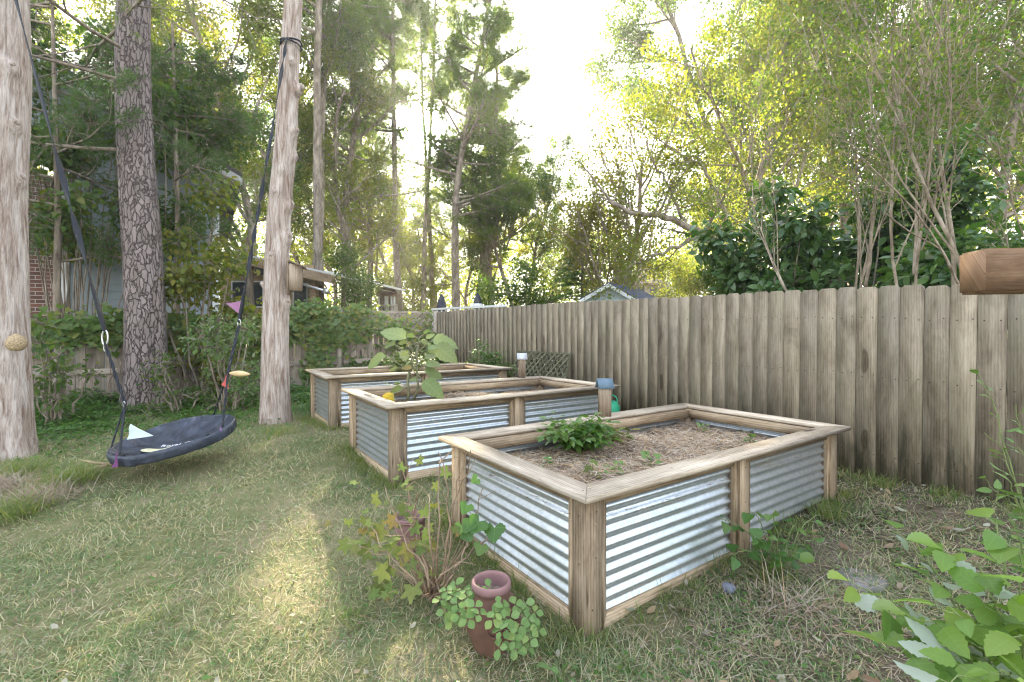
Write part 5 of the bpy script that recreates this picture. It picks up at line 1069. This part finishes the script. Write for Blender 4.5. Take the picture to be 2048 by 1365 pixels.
# big-leaved plant in the middle bed
def big_plant():
    base = pix_on(815, 806, Z2); Y = base[1]; root = empty('tall_plant', base, 'tall eggplant with large drooping pale green leaves in the middle raised bed', 'plant')
    q = lambda x, y, dy=0: at(x, y, Y+dy)-base
    m = MB(); stems = [([q(815, 806), q(817, 785), q(815, 762), q(818, 745)], .016), ([q(828, 800), q(836, 775), q(834, 745), q(834, 710), q(836, 690)], .013), ([q(818, 750), q(826, 725), q(832, 705), q(838, 680), q(842, 672)], .008)]
    for P, r in stems: m.tube(P, np.linspace(r, r*.7, len(P)), 8)
    lv = [((822, 748), (772, 712), (-.2, -.2), 1.35, 'p_big'), ((832, 716), (812, 678), (0, 0), 1.6, 'p_big'), ((836, 705), (865, 680), (.0, -.1), 1.45, 'p_big'), ((836, 712), (872, 690), (.1, -.3), 1.5, 'p_big'), ((828, 745), (846, 762), (.2, -.2), 1.5, 'p_big'),
          ((836, 740), (848, 742), (.1, .1), 1.25, 'p_big'), ((812, 770), (805, 777), (-.2, -.1), .85, 'p_curr'), ((838, 680), (828, 675), (0, .1), .55, 'p_curr'), ((842, 675), (848, 668), (0, .1), .45, 'p_curr'), ((838, 690), (853, 678), (.1, .1), .55, 'p_big'), ((820, 752), (812, 722), (0, .2), .8, 'p_big'), ((835, 720), (790, 690), (0, .25), .9, 'p_big'), ((832, 735), (850, 718), (0, .3), .8, 'p_big')]
    ends = [(-1, -.1, -.35), (-1, -.1, .55), (1, -.2, -.05), (1, -.5, -.75), (1, -.6, -.5), (1, .3, -.15), (-1, -.2, -.1), (-1, 0, .7), (.6, 0, .6), (1, 0, .9), (-.3, .2, .9), (-1, .3, .1), (.8, .5, .5)]
    G = {}
    for (a, b, dy, s, mt), e in zip(lv, ends):
        A0, B = q(*a), q(*b, dy[1]*.4); m.tube([A0, (A0+B)/2+A(0, 0, .01), B], [.006, .005, .004], 6); G.setdefault(mt, []).append((B, e, A(-.1, -.75, .75) if abs(e[2]) < .6 else A(.3*np.sign(e[0])*-1, -.8, .4), s*.20))
    rg = np.random.default_rng(77)
    for _ in range(16):
        a = (rg.uniform(818, 842), rg.uniform(690, 765)); b = (a[0]+rg.uniform(-32, 32), a[1]+rg.uniform(-16, 14)); B = q(b[0], b[1], rg.uniform(-.2, .25)); m.tube([q(*a), B], [.004, .003], 5); G.setdefault('p_big' if rg.uniform() < .7 else 'p_curr', []).append((B, (np.sign(b[0]-a[0]), rg.uniform(-.6, .3), rg.uniform(-.6, .4)), A(rg.normal(0, .3), -.7, .8), rg.uniform(.07, .14)))
    # yellow drooping leaf over the corner
    m.tube([q(815, 775), q(798, 784, -.3), q(785, 788, -.60)], [.006, .005, .004], 6); G['p_yel'] = [(q(786, 786, -.60), (-.55, -.15, -.9), A(-.3, -1, .2), .24)]
    m.build('stalk', M['stem_w'], root, 0, True)
    for mt, L in G.items(): leaves_obj(root, 'leaves', M[mt], LF['big'], [l[0] for l in L], [l[1] for l in L], [l[2] for l in L], [l[3]*.86 for l in L])
big_plant()
bushy(pix_on(790, 790, Z2), .12, .16, 60, .06, LF['pepper'], M['lf_green'], 'low grey-green weed behind the tall eggplant in the middle bed', 'plant', 120, stems=8)
bushy(pix_on(762, 800, Z2), .07, .06, 14, .07, LF['round'], M['lf_green'], 'small dark leafy weed at the left end of the middle bed', 'plant', 121, stems=4)
bushy(A(-.42, 7.7, .24), .36, .95, 700, .085, LF['pepper'], M['p_green'], 'bright green pepper plant at the far end of the farthest bed, by the board fence', 'plant', 122, stems=20)
bushy(A(-1.42, 9.2, .25), .38, 1.02, 600, .10, LF['pepper'], M['p_green'], 'bright green leafy plant in the fence corner behind the farthest bed', 'plant', 123, stems=18)
bushy(A(-1.5, 6.7, .62), .45, .42, 500, .07, LF['pepper'], M['lf_green'], 'tangled green plant in the farthest bed behind the big leaves', 'plant', 124, stems=22)
bushy(A(.0, 6.6, .62), .12, .22, 90, .04, LF['pepper'], M['lf_green'], 'small white-flecked plant at the right corner of the farthest bed', 'plant', 125, stems=8)
bushy(pix_on(1062, 770, .3), .25, .32, 200, .045, LF['pepper'], M['lf_green'], 'scrambling weed below the leaning lattice', 'plant', 126, stems=14)
# pots
def strawberry_pot():
    g = A(-.083, 1.87, float(zg(-.08, 1.87))); root = empty('strawberry_jar', g, 'terracotta strawberry jar with a plum rim and side pockets, in front of the nearest bed', 'plant pot')
    m = MB(); m.lathe([(.0, .0), (.062, .0), (.07, .01), (.088, .06), (.108, .11), (.112, .15), (.10, .19), (.075, .222), (.066, .235), (.068, .243)], (0, 0, 0), 40); m.build('body', M['terracotta'], root, 0, True)
    m = MB(); m.lathe([(.066, .235), (.076, .24), (.080, .252), (.079, .268), (.074, .275), (.068, .273), (.064, .262), (.062, .23), (.055, .215)], (0, 0, 0), 40); m.build('rim', M['plum'], root, 0, True)
    m = MB(); m.lathe([(.063, .222), (.04, .224), (.0, .226)], (0, 0, 0), 24); m.build('soil', M['soil'], root)
    for a in (3.5, 4.9, 5.9, 2.4, 1.2):
        c = A(cos(a)*.092, sin(a)*.092, .125); u = nrm(A(cos(a), sin(a), .75)); x = nrm(np.cross(u, A(0, 0, 1))); y = np.cross(u, x); t = np.linspace(0, 2*pi, 18, endpoint=False); V = []
        for r, h in ((.02, -.03), (.032, .0), (.036, .022), (.031, .022), (.022, .0)): V += [c+x*r*cos(k)+y*r*.8*sin(k)+u*h for k in t]
        i, j = np.meshgrid(np.arange(4), np.arange(18), indexing='ij'); j2 = (j+1) % 18; link('pocket', mesh('pocket', V, np.stack([i*18+j, i*18+j2, (i+1)*18+j2, (i+1)*18+j], -1).reshape(-1, 4), M['terracotta'], smooth=True), root)
    rng = np.random.default_rng(131); pr = empty('strawberry_plant', g+A(0, 0, .12), 'strawberry plants with rounded bright green leaves growing out of the terracotta jar', 'plant'); st = []; pos = []; D = []; N = []
    q = lambda x, y, Y: at(x, y, Y)-g-A(0, 0, .12)
    spots = [(905, 1192, 1.74), (925, 1180, 1.78), (893, 1183, 1.76), (935, 1195, 1.7), (912, 1172, 1.8), (920, 1232, 1.66), (900, 1228, 1.7), (936, 1240, 1.64), (890, 1222, 1.72), (990, 1226, 1.64), (1008, 1216, 1.66), (985, 1240, 1.63), (1030, 1210, 1.72), (1045, 1222, 1.72), (1055, 1238, 1.7), (1040, 1250, 1.68), (1062, 1262, 1.68), (1035, 1268, 1.66), (1000, 1262, 1.6), (1015, 1258, 1.62), (1022, 1298, 1.62), (1046, 1290, 1.64), (1060, 1280, 1.66), (998, 1296, 1.6), (978, 1176, 1.76), (1066, 1246, 1.7), (1020, 1235, 1.66), (950, 1215, 1.66), (1050, 1208, 1.75), (1030, 1300, 1.62), (930, 1222, 1.68), (880, 1200, 1.74), (945, 1178, 1.8), (915, 1208, 1.7), (1075, 1262, 1.7), (1010, 1240, 1.63), (1055, 1300, 1.64), (1070, 1225, 1.74), (905, 1245, 1.68), (1000, 1208, 1.68), (1030, 1282, 1.62), (960, 1230, 1.63)]
    for x, y, Y in spots:
        c = q(x, y, Y+.06); s0 = nrm(c*A(1, 1, 0))*.085; st.append(([s0, (s0+c)/2+A(0, 0, .02), c], [.0016, .0014, .0012])); up = nrm(A(rng.normal(0, .3), -.5+rng.normal(0, .3), .8)); b = rng.uniform(0, 6.28); x1 = nrm(np.cross(up, A(0, 1, .2))); y1 = np.cross(up, x1)
        for k in range(3): an = b+k*2*pi/3*.85; d = x1*cos(an)+y1*sin(an); pos.append(c+d*.003); D.append(d); N.append(up)
    for k in range(24): a = rng.uniform(0, 2*pi); s0 = A(cos(a), sin(a), 0)*.07; e = s0*rng.uniform(1.3, 2.0)+A(0, 0, rng.uniform(-.12, .05)); st.append(([s0+A(0, 0, .1), (s0+e)/2+A(0, 0, .08), e], [.0012, .001, .0008]))
    v, f, _ = tubes(st, 4); link('stems', mesh('stems', v, f, M['stem_b'], smooth=True), pr); leaves_obj(pr, 'leaves', M['p_straw'], LF['round'], pos, D, N, rng.uniform(.027, .040, len(pos)))
strawberry_pot()
def second_pot():
    g = gpt(820, 1092); root = empty('plant_pot', g, 'plum-coloured clay pot half hidden behind the bare-stemmed currant bush', 'plant pot'); m = MB()
    m.lathe([(0, 0), (.06, 0), (.075, .05), (.085, .1), (.08, .14), (.078, .15)], (0, 0, 0), 32); m.build('body', M['plum'], root, 0, True); m = MB(); m.lathe([(.078, .145), (.088, .15), (.09, .165), (.085, .175), (.078, .17), (.072, .13)], (0, 0, 0), 32); m.build('rim', M['plum'], root, 0, True); m = MB(); m.lathe([(.075, .14), (.0, .145)], (0, 0, 0), 20); m.build('soil', M['soil'], root)
second_pot()
def currant():
    base = gpt(858, 1195); Y = base[1]; root = empty('currant_bush', base, 'currant bush of bare brown stems with yellow-green lobed leaves, left of the nearest bed', 'shrub'); rng = np.random.default_rng(141); st = []; pos = []; D = []; N = []
    q = lambda x, y, dy=0: at(x, y, Y+dy)-base
    paths = [[(868, 1170), (810, 1080), (768, 970)], [(862, 1160), (835, 1075), (832, 1010), (835, 990)], [(868, 1150), (880, 1060), (882, 920), (876, 930)], [(890, 1165), (908, 1000), (932, 900)], [(880, 1165), (915, 985), (945, 903)], [(860, 1190), (790, 1140), (740, 1045)], [(850, 1190), (780, 1110), (715, 1090)], [(905, 1150), (950, 1050), (962, 985)], [(880, 1180), (845, 1110), (800, 920), (795, 880)], [(870, 1180), (838, 1090), (820, 1000), (815, 920)], [(890, 1150), (960, 1090), (985, 1075)], [(880, 1195), (858, 1230), (850, 1235)], [(850, 1180), (830, 1090), (828, 1020)], [(870, 1175), (860, 1070), (858, 1010), (862, 985)], [(900, 1160), (930, 1100), (945, 1075)], [(880, 1170), (900, 1060), (893, 955), (880, 905)]]
    for p in paths:
        b = A(rng.normal(0, .03), rng.normal(0, .03), 0); P = np.array([b]+[q(x, y, rng.uniform(-.15, .15)) for x, y in p]); t = np.linspace(0, len(P)-1, 14); Q = np.stack([np.interp(t, range(len(P)), P[:, k]) for k in range(3)], 1); Q[1:] += rng.normal(0, .006, (13, 3)); st.append((Q, np.linspace(.0055, .0022, 14)))
        for _ in range(3): i = rng.integers(5, 13); d = rdir(rng, 1, 0, .8)[0]; st.append(([Q[i], Q[i]+d*.05, Q[i]+d*.10], [.002, .0016, .001]))
    for _ in range(22): a = rng.uniform(0, 2*pi); h = rng.uniform(.1, .45); e = A(cos(a)*rng.uniform(.05, .3), sin(a)*rng.uniform(.05, .3), h); st.append(([A(rng.normal(0, .03), rng.normal(0, .03), 0), e*.55+rng.normal(0, .01, 3), e], [.004, .003, .0015]))
    big = [(760, 995, .06), (807, 965, .05), (732, 1035, .05), (775, 1055, .075), (715, 1078, .08), (745, 1100, .08), (785, 1075, .07), (800, 1085, .08), (815, 1020, .06), (845, 1015, .055), (838, 1075, .07), (780, 1140, .075), (765, 1155, .07), (748, 1165, .075), (790, 1172, .06), (828, 1165, .085), (843, 1210, .055), (775, 1175, .055), (825, 1050, .055), (850, 1055, .055), (700, 1085, .06), (765, 1090, .07), (830, 1100, .075), (900, 940, .05), (880, 970, .04), (835, 915, .045), (810, 930, .04), (795, 1040, .06), (860, 1085, .05)]
    for x, y, s in big: c = q(x, y, rng.uniform(-.12, .12)); pos.append(c); D.append(A(rng.normal(0, .8), rng.normal(-.4, .4), rng.uniform(-.9, .1))); N.append(A(rng.normal(0, .3), -1.0, .45)); st.append(([c, c+A(rng.normal(0, .03), .02, rng.uniform(-.06, .03))], [.0012, .0016]))
    s = [b[2]*1.3 for b in big]
    for _ in range(46):
        x, y = rng.normal(800, 52), rng.normal(1075, 55); pos.append(q(x, y, rng.uniform(-.15, .15))); D.append(A(rng.normal(0, .8), rng.normal(-.4, .4), rng.uniform(-.9, .1))); N.append(A(rng.normal(0, .4), -.7, .75)); s.append(rng.uniform(.035, .065)); st.append(([pos[-1], pos[-1]+A(rng.normal(0, .03), .02, rng.uniform(-.06, .03))], [.0012, .0016]))
    s = np.array(s)
    leaves_obj(root, 'leaves', M['p_curr'], LF['lobed'], pos, D, N, s)
    gp = [(938, 1005, .07), (965, 1035, .10), (990, 1045, .105), (945, 1040, .08), (930, 1060, .07), (965, 1085, .07), (958, 955, .05), (925, 1045, .06)]
    pos = [q(x, y, -.05) for x, y, s in gp]; leaves_obj(root, 'leaves', M['p_green'], LF['grape'], pos, [A(rng.normal(0, .6), -.4, -.5) for _ in gp], [A(rng.normal(0, .3), -.9, .5) for _ in gp], [g[2] for g in gp]); 
    v, f, _ = tubes(st, 6); link('stems', mesh('stems', v, f, M['stem_b'], smooth=True), root)
currant()
def arching(base, ends, tpl, mat, size, label, cat, seed, perstem=7, sr=.004, stemm=None, kind='plant', yr=.15, side=.03):
    """plant whose stems arch from the base to given end points, leaves along them"""
    rng = np.random.default_rng(seed); root = empty(kind, base, label, cat); st = []; pos = []; D = []; N = []
    for e in ends:
        e = np.asarray(e)-base; t = np.linspace(0, 1, 14)[:, None]; P = e*t+A(0, 0, 1)*np.linalg.norm(e)*.22*np.sin(pi*t*.9)+rng.normal(0, .004, (14, 3)); st.append((P, np.linspace(sr, sr*.35, 14)))
        for k in range(perstem):
            i = 3+int((k+rng.uniform(0, .8))/perstem*10.5); i = min(i, 13); T = nrm(P[min(i+1, 13)]-P[i-1]); sd = nrm(np.cross(T, A(0, 0, 1)))*(1 if k % 2 else -1); d = nrm(T*.5+sd+rng.normal(0, .25, 3)); c = P[i]+d*side*rng.uniform(.5, 1.2); st.append(([P[i], c], [sr*.3, sr*.25])); pos.append(c); D.append(d+A(0, 0, -.25)); N.append((A(0, -.25, 1)+rdir(rng, 1)[0]*.75)*(-1 if rng.uniform() < .25 else 1))
    v, f, _ = tubes(st, 5); link('stems', mesh('stems', v, f, stemm or M['stem_g'], smooth=True), root); leaves_obj(root, 'leaves', mat, tpl, pos, D, N, size*rng.uniform(.6, 1.25, len(pos))); return root
b = gpt(1560, 1150); Yb = b[1]
arching(b, [at(x, y, Yb+dy) for x, y, dy in [(1430, 1045, .1), (1500, 1030, .05), (1545, 1035, 0), (1590, 1055, 0), (1500, 1075, -.05), (1620, 1090, -.1), (1640, 1040, .1), (1460, 1120, -.1), (1590, 1110, -.15), (1530, 1080, -.1)]], LF['heart'], M['p_green'], .062, 'leafy climber with heart-shaped leaves at the middle post of the nearest bed', 'plant', 151, 5)
b = gpt(1128, 1362); bushy(b, .05, .06, 7, .055, LF['round'], M['p_straw'], 'small broad-leaved sprout at the bottom edge near the bed corner', 'seedling', 152, stems=2, sr=.002)
# bramble at the lower right
b = A(1.45, 1.32, .05)
ends = [at(x, y, Y) for x, y, Y in [(1785, 1085, 1.55), (1880, 1110, 1.4), (1990, 1065, 1.35), (1760, 1230, 1.4), (1700, 1190, 1.5), (1860, 1180, 1.35), (1950, 1150, 1.3), (2040, 1120, 1.3), (1830, 1260, 1.3), (1900, 1250, 1.25), (1980, 1220, 1.25), (2060, 1200, 1.2), (1780, 1330, 1.25), (1880, 1340, 1.2), (1960, 1320, 1.2), (2040, 1300, 1.15), (2090, 1250, 1.2), (2000, 1380, 1.1), (1900, 1400, 1.1)]]
arching(b, ends, LF['berry'], M['p_berry'], .082, 'bramble with toothed light green leaves showing white undersides, lower right corner', 'shrub', 161, 10, .004, M['stem_g'], 'bramble')
b = A(1.75, 1.5, .1)
ends = [at(x, y, Y) for x, y, Y in [(1945, 775, 1.6), (1990, 900, 1.55), (2010, 980, 1.5), (2030, 850, 1.5), (1975, 985, 1.6), (2060, 1010, 1.45), (2040, 930, 1.5)]]
arching(b, ends, LF['comp'], M['p_straw'], .055, 'upright shrub with small light green leaves at the right edge against the board fence', 'shrub', 162, 13, .0035, M['stem_g'], 'shrub', side=.02)
# weeds and grass tufts against the beds
def tuft(p, n, L, w, mat, label, cat, seed, up=.8, kind='grass_tuft', sprd=.04):
    rng = np.random.default_rng(seed); d = nrm(rdir(rng, n, .1, .8)*A(1, 1, 1)+A(0, 0, up)*rng.uniform(.2, 1, n)[:, None]); pos = np.concatenate([rng.normal(0, sprd, (n, 2)), np.zeros((n, 1))], 1); V, F, _ = scatter(BLADE[0]*A(1, 1, -1.6), BLADE[1], pos, d, nrm(A(0, 0, 1)+rdir(rng, n)*.2), np.stack([L*rng.uniform(.4, 1.1, n), np.full(n, w), L*rng.uniform(.3, 1, n)], 1)); return tag(link(kind, mesh(kind, V, F, mat), None, p), label, cat)
M['tuftg'] = leafmat('long_grass', [(.09, .15, .035), (.13, .19, .05), (.16, .20, .06), (.26, .23, .12)], None, .4, .6, .2)
tuft(gpt(1540, 1165), 130, .22, .004, M['tuftg'], 'tuft of long grass under the heart-leaved climber', 'grass tuft', 171, .5)
tuft(gpt(1660, 1040), 110, .20, .004, M['tuftg'], 'tuft of upright grass at the right corner post of the nearest bed', 'grass tuft', 172, 1.3)
tuft(gpt(560, 868), 200, .16, .006, M['tuftg'], 'tuft of grass at the foot of the leaning bare trunk', 'grass tuft', 173, .9, sprd=.12)
tuft(gpt(330, 1240), 60, .11, .003, M['tuftg'], 'longer green grass tuft in the lawn at the lower left', 'grass tuft', 174, .8)
tuft(gpt(700, 1240), 90, .11, .003, M['tuftg'], 'longer green grass tuft in the lawn left of the terracotta jar', 'grass tuft', 175, .8)
tuft(gpt(1590, 1215), 160, .28, .004, M['straw'], 'heap of pale dry grass right of the nearest bed', 'dry grass', 176, .05, 'dry_grass_heap', .06)
tuft(gpt(1755, 975), 60, .18, .004, M['tuftg'], 'weedy grass tuft at the foot of the board fence', 'grass tuft', 177, .6)
for k, (px, py, lab) in enumerate([(45, 950, 'brown pine-needle clump lying at the foot of the left bare trunk'), (125, 975, 'pale green pine-needle clump just below the fallen branch'), (25, 1035, 'green pine-needle clump, lowest at the left edge'), (-15, 985, 'tangled brown needle clump cut by the left edge'), (75, 1005, 'pale needle clump in the middle of the needle heap at the left'), (160, 960, 'small yellow-green needle clump touching the fallen branch')]):
    tuft(gpt(px, py)+A(0, 0, .03), 620, .24, .0035, M['tuftg'] if k in (0, 1, 2, 5) else M['straw'], lab, 'pine needles', 180+k, .22, 'needle_clump', .09)

# ------------------------------------------------------------------ stuff on the ground
def outside(x, y, pad=.0):
    ok = np.ones(len(x), bool)
    for (bx, by), zt, yaw in BEDS:
        u = (x-bx)*cos(yaw)+(y-by)*sin(yaw); v = -(x-bx)*sin(yaw)+(y-by)*cos(yaw); ok &= ~((u > .06-pad) & (u < BL-.06+pad) & (v > .06-pad) & (v < BW-.06+pad))
    f = (x-F0[0])*FN[0]+(y-F0[1])*FN[1]; b = (x-B0[0])*BN[0]+(y-B0[1])*BN[1]; return ok & (f > .02) & (b > .04)
def field(n, y0, y1, rng, spread=1.25, power=0.):
    Y = y0+(y1-y0)*rng.uniform(0, 1, n)**(1+power); X = rng.uniform(-1, 1, n)*(spread*Y+.6); k = outside(X, Y); return X[k], Y[k]
def lawn():
    rng = np.random.default_rng(200); X, Y = field(560000, .75, 11.0, rng, power=.45)
    right = (X > .0+.45*(Y-1.0)) ; dens = np.where(right, .95, 1.0)*(.7+.3*np.sin(X*3.1+Y+np.sin(Y*5))*np.sin(Y*2.7+np.sin(X*4))); dens *= np.where(Y > 6.5, .6, 1); k = rng.uniform(0, 1, len(X)) < dens; X, Y = X[k], Y[k]; n = len(X)
    d = nrm(rdir(rng, n, -.1, .9)*A(1, 1, .9)+A(0, 0, .22)); h = rng.uniform(.018, .055, n)*(1+.7*np.clip(np.sin(X*4.2+1+np.sin(Y*3))*np.sin(Y*3.9+np.sin(X*2.3)), 0, 1))*(1+.06*Y); w = .0022*(1+.25*Y)*rng.uniform(.7, 1.4, n)
    V, F, _ = scatter(BLADE[0]*A(1, 1, -1.2), BLADE[1], np.stack([X, Y, zg(X, Y)+.001], 1), d, nrm(A(0, 0, 1)+rdir(rng, n)*.3), np.stack([h, w, h], 1)); tag(link('grass', mesh('grass', V, F, M['grass'])), kind='stuff')
lawn()
def edging():
    rng = np.random.default_rng(207); P = []
    for (bx, by), zt, yaw in BEDS:
        m = 5200; side = rng.integers(0, 4, m); t = rng.uniform(0, 1, m); o = np.abs(rng.normal(0, .09, m))-.05; u = np.where(side < 2, t*BL, np.where(side == 2, -o+.03, BL+o-.03)); v = np.where(side == 0, -o+.03, np.where(side == 1, BW+o-.03, t*BW))
        c = np.sin(t*23+side*2)*np.sin(t*51+bx) > -.1; P.append(np.stack([bx+u*cos(yaw)-v*sin(yaw), by+u*sin(yaw)+v*cos(yaw)], 1)[c])
    s = rng.uniform(-1.5, 7.5, 7000); o = np.abs(rng.normal(0, .14, 7000))+.03; c = np.sin(s*5.1)*np.sin(s*11+1) > -.2; P.append((F0+FD*s[:, None]+FN*o[:, None])[c][:, :2]); P = np.concatenate(P); k = outside(P[:, 0], P[:, 1], -.05); X, Y = P[k, 0], P[k, 1]; n = len(X)
    d = nrm(rdir(rng, n, .1, .9)+A(0, 0, .5)); h = rng.uniform(.04, .15, n); V, F, _ = scatter(BLADE[0]*A(1, 1, -1.5), BLADE[1], np.stack([X, Y, zg(X, Y)], 1), d, nrm(A(0, 0, 1)+rdir(rng, n)*.3), np.stack([h, .0026*(1+.2*Y), h], 1)); tag(link('edge_weeds', mesh('edge_weeds', V, F, M['tuftg'])), kind='stuff')
edging()
def litter():
    rng = np.random.default_rng(201); X, Y = field(60000, .8, 7.5, rng, power=.5); right = (X > .05+.45*(Y-1.1)); k = rng.uniform(0, 1, len(X)) < np.where(right, .55, .25); X, Y = X[k], Y[k]; n = len(X); d = rdir(rng, n, -.08, .14); L = np.where(X > .05+.45*(Y-1.1), rng.uniform(.03, .14, n), rng.uniform(.02, .07, n))
    V, F, _ = scatter(BLADE[0]*A(1, 1, .5), BLADE[1], np.stack([X, Y, zg(X, Y)+rng.uniform(.004, .022, n)], 1), d, nrm(A(0, 0, 1)+rdir(rng, n)*.3), np.stack([L, .0022*(1+.2*Y), L*rng.uniform(.2, 1, n)], 1) if False else np.stack([L, .0022*(1+.2*Y), L], 1)); tag(link('dry_straw', mesh('dry_straw', V, F, M['straw'])), kind='stuff')
    X, Y = field(1500, .9, 8, rng, power=.5); n = len(X); T = leaf_tpl(.24, 5, .5, .35, -.25, .3); V, F, uv = scatter(T[0], T[1], np.stack([X, Y, zg(X, Y)+.024], 1), rdir(rng, n, -.12, .12), nrm(A(0, 0, 1)+rdir(rng, n)*.35), rng.uniform(.018, .06, n)*np.where(X > .05+.45*(Y-1.1), 1.1, .7), T[2]); tag(link('fallen_leaves', mesh('fallen_leaves', V, F, M['dryleaf'], uv, smooth=True)), kind='stuff')
litter()
def groundcover():
    rng = np.random.default_rng(202); n0 = 90000; s = rng.uniform(1.9, 8.5, n0); off = np.abs(rng.normal(0, 1.25, n0))+.05; p = B0+BD*s[:, None]+BN*off[:, None]; X, Y = p[:, 0], p[:, 1]; k = outside(X, Y) & (rng.uniform(0, 1, n0) < .5+.5*np.sin(X*3+1+np.sin(Y*5))*np.sin(Y*3.3+np.sin(X*4))); X, Y, off = X[k], Y[k], off[k]; n = len(X)
    h = rng.uniform(.0, 1, n)**1.5*(.05+.22*np.exp(-off/1.0))*(1+.6*np.sin(X*7)*np.sin(Y*6))+.01; pos = np.stack([X, Y, zg(X, Y)+h], 1); T = GL2; V, F, uv = scatter(T[0], T[1], pos, rdir(rng, n, -.3, .5), nrm(A(0, -.2, 1)+rdir(rng, n)*.5), rng.uniform(.025, .06, n), T[2]); tag(link('ground_cover', mesh('ground_cover', V, F, M['p_green'], uv, smooth=True)), kind='stuff')
    X, Y = field(16000, 1.0, 6.5, rng, power=.3); k = ((X > .45*(Y-1.1)) | (rng.uniform(0, 1, len(X)) < .25)) & (np.sin(X*4.3+np.sin(Y*5))*np.sin(Y*5.1+X) > -.25); X, Y = X[k], Y[k]; n = len(X); pos = np.stack([X, Y, zg(X, Y)+rng.uniform(.005, .03, n)], 1); V, F, uv = scatter(T[0], T[1], pos, rdir(rng, n, -.2, .4), nrm(A(0, 0, 1)+rdir(rng, n)*.4), rng.uniform(.012, .028, n), T[2]); tag(link('clover', mesh('clover', V, F, M['p_green'], uv, smooth=True)), kind='stuff')
groundcover()
def woodland():
    # far-off wood behind everything, read as one mass
    rng = np.random.default_rng(203); n = 150000; a = rng.uniform(-1.05, 1.05, n); r = rng.uniform(38, 55, n); X, Y = np.sin(a)*r*1.15, np.cos(a)*r; H = 10.5+1.6*np.sin(a*17)+1.2*np.sin(a*41+1)+.8*np.sin(a*73)+4.0*(np.abs(a+.02)>.38); z = rng.uniform(0, 1, n)**.9*H
    k = rng.uniform(0, 1, n) < .55+.45*np.sin(a*60+z*1.1)*np.sin(z*1.7+a*23); X, Y, z = X[k], Y[k], z[k]; n = len(X); V, F, _ = scatter(DIAM[0]*A(1, 1.3, 1), DIAM[1], np.stack([X, Y, z+.2], 1), rdir(rng, n), rdir(rng, n), .30*rng.uniform(.6, 1.4, n)); tag(link('distant_woodland', mesh('distant_woodland', V, F, M['lf_yellow'])), kind='stuff')
woodland()

# ------------------------------------------------------------------ thin air between the trees
def haze():
    m = MB(); x0, x1, y0, y1, z0, z1 = -420., 420., -75., 620., -2., 32.
    m.box(((x0+x1)/2, (y0+y1)/2, (z0+z1)/2), (x1-x0, y1-y0, z1-z0)); mt = bpy.data.materials.new('pale_haze'); mt.use_nodes = True; t = mt.node_tree; t.nodes.clear(); o = t.nodes.new('ShaderNodeOutputMaterial'); p = t.nodes.new('ShaderNodeVolumePrincipled')
    p.inputs['Color'].default_value = (.93, .95, .97, 1); p.inputs['Density'].default_value = HAZE; p.inputs['Anisotropy'].default_value = .55; t.links.new(p.outputs[0], o.inputs['Volume'])
    tag(m.build('haze', mt), kind='stuff')
HAZE = .0018
haze()
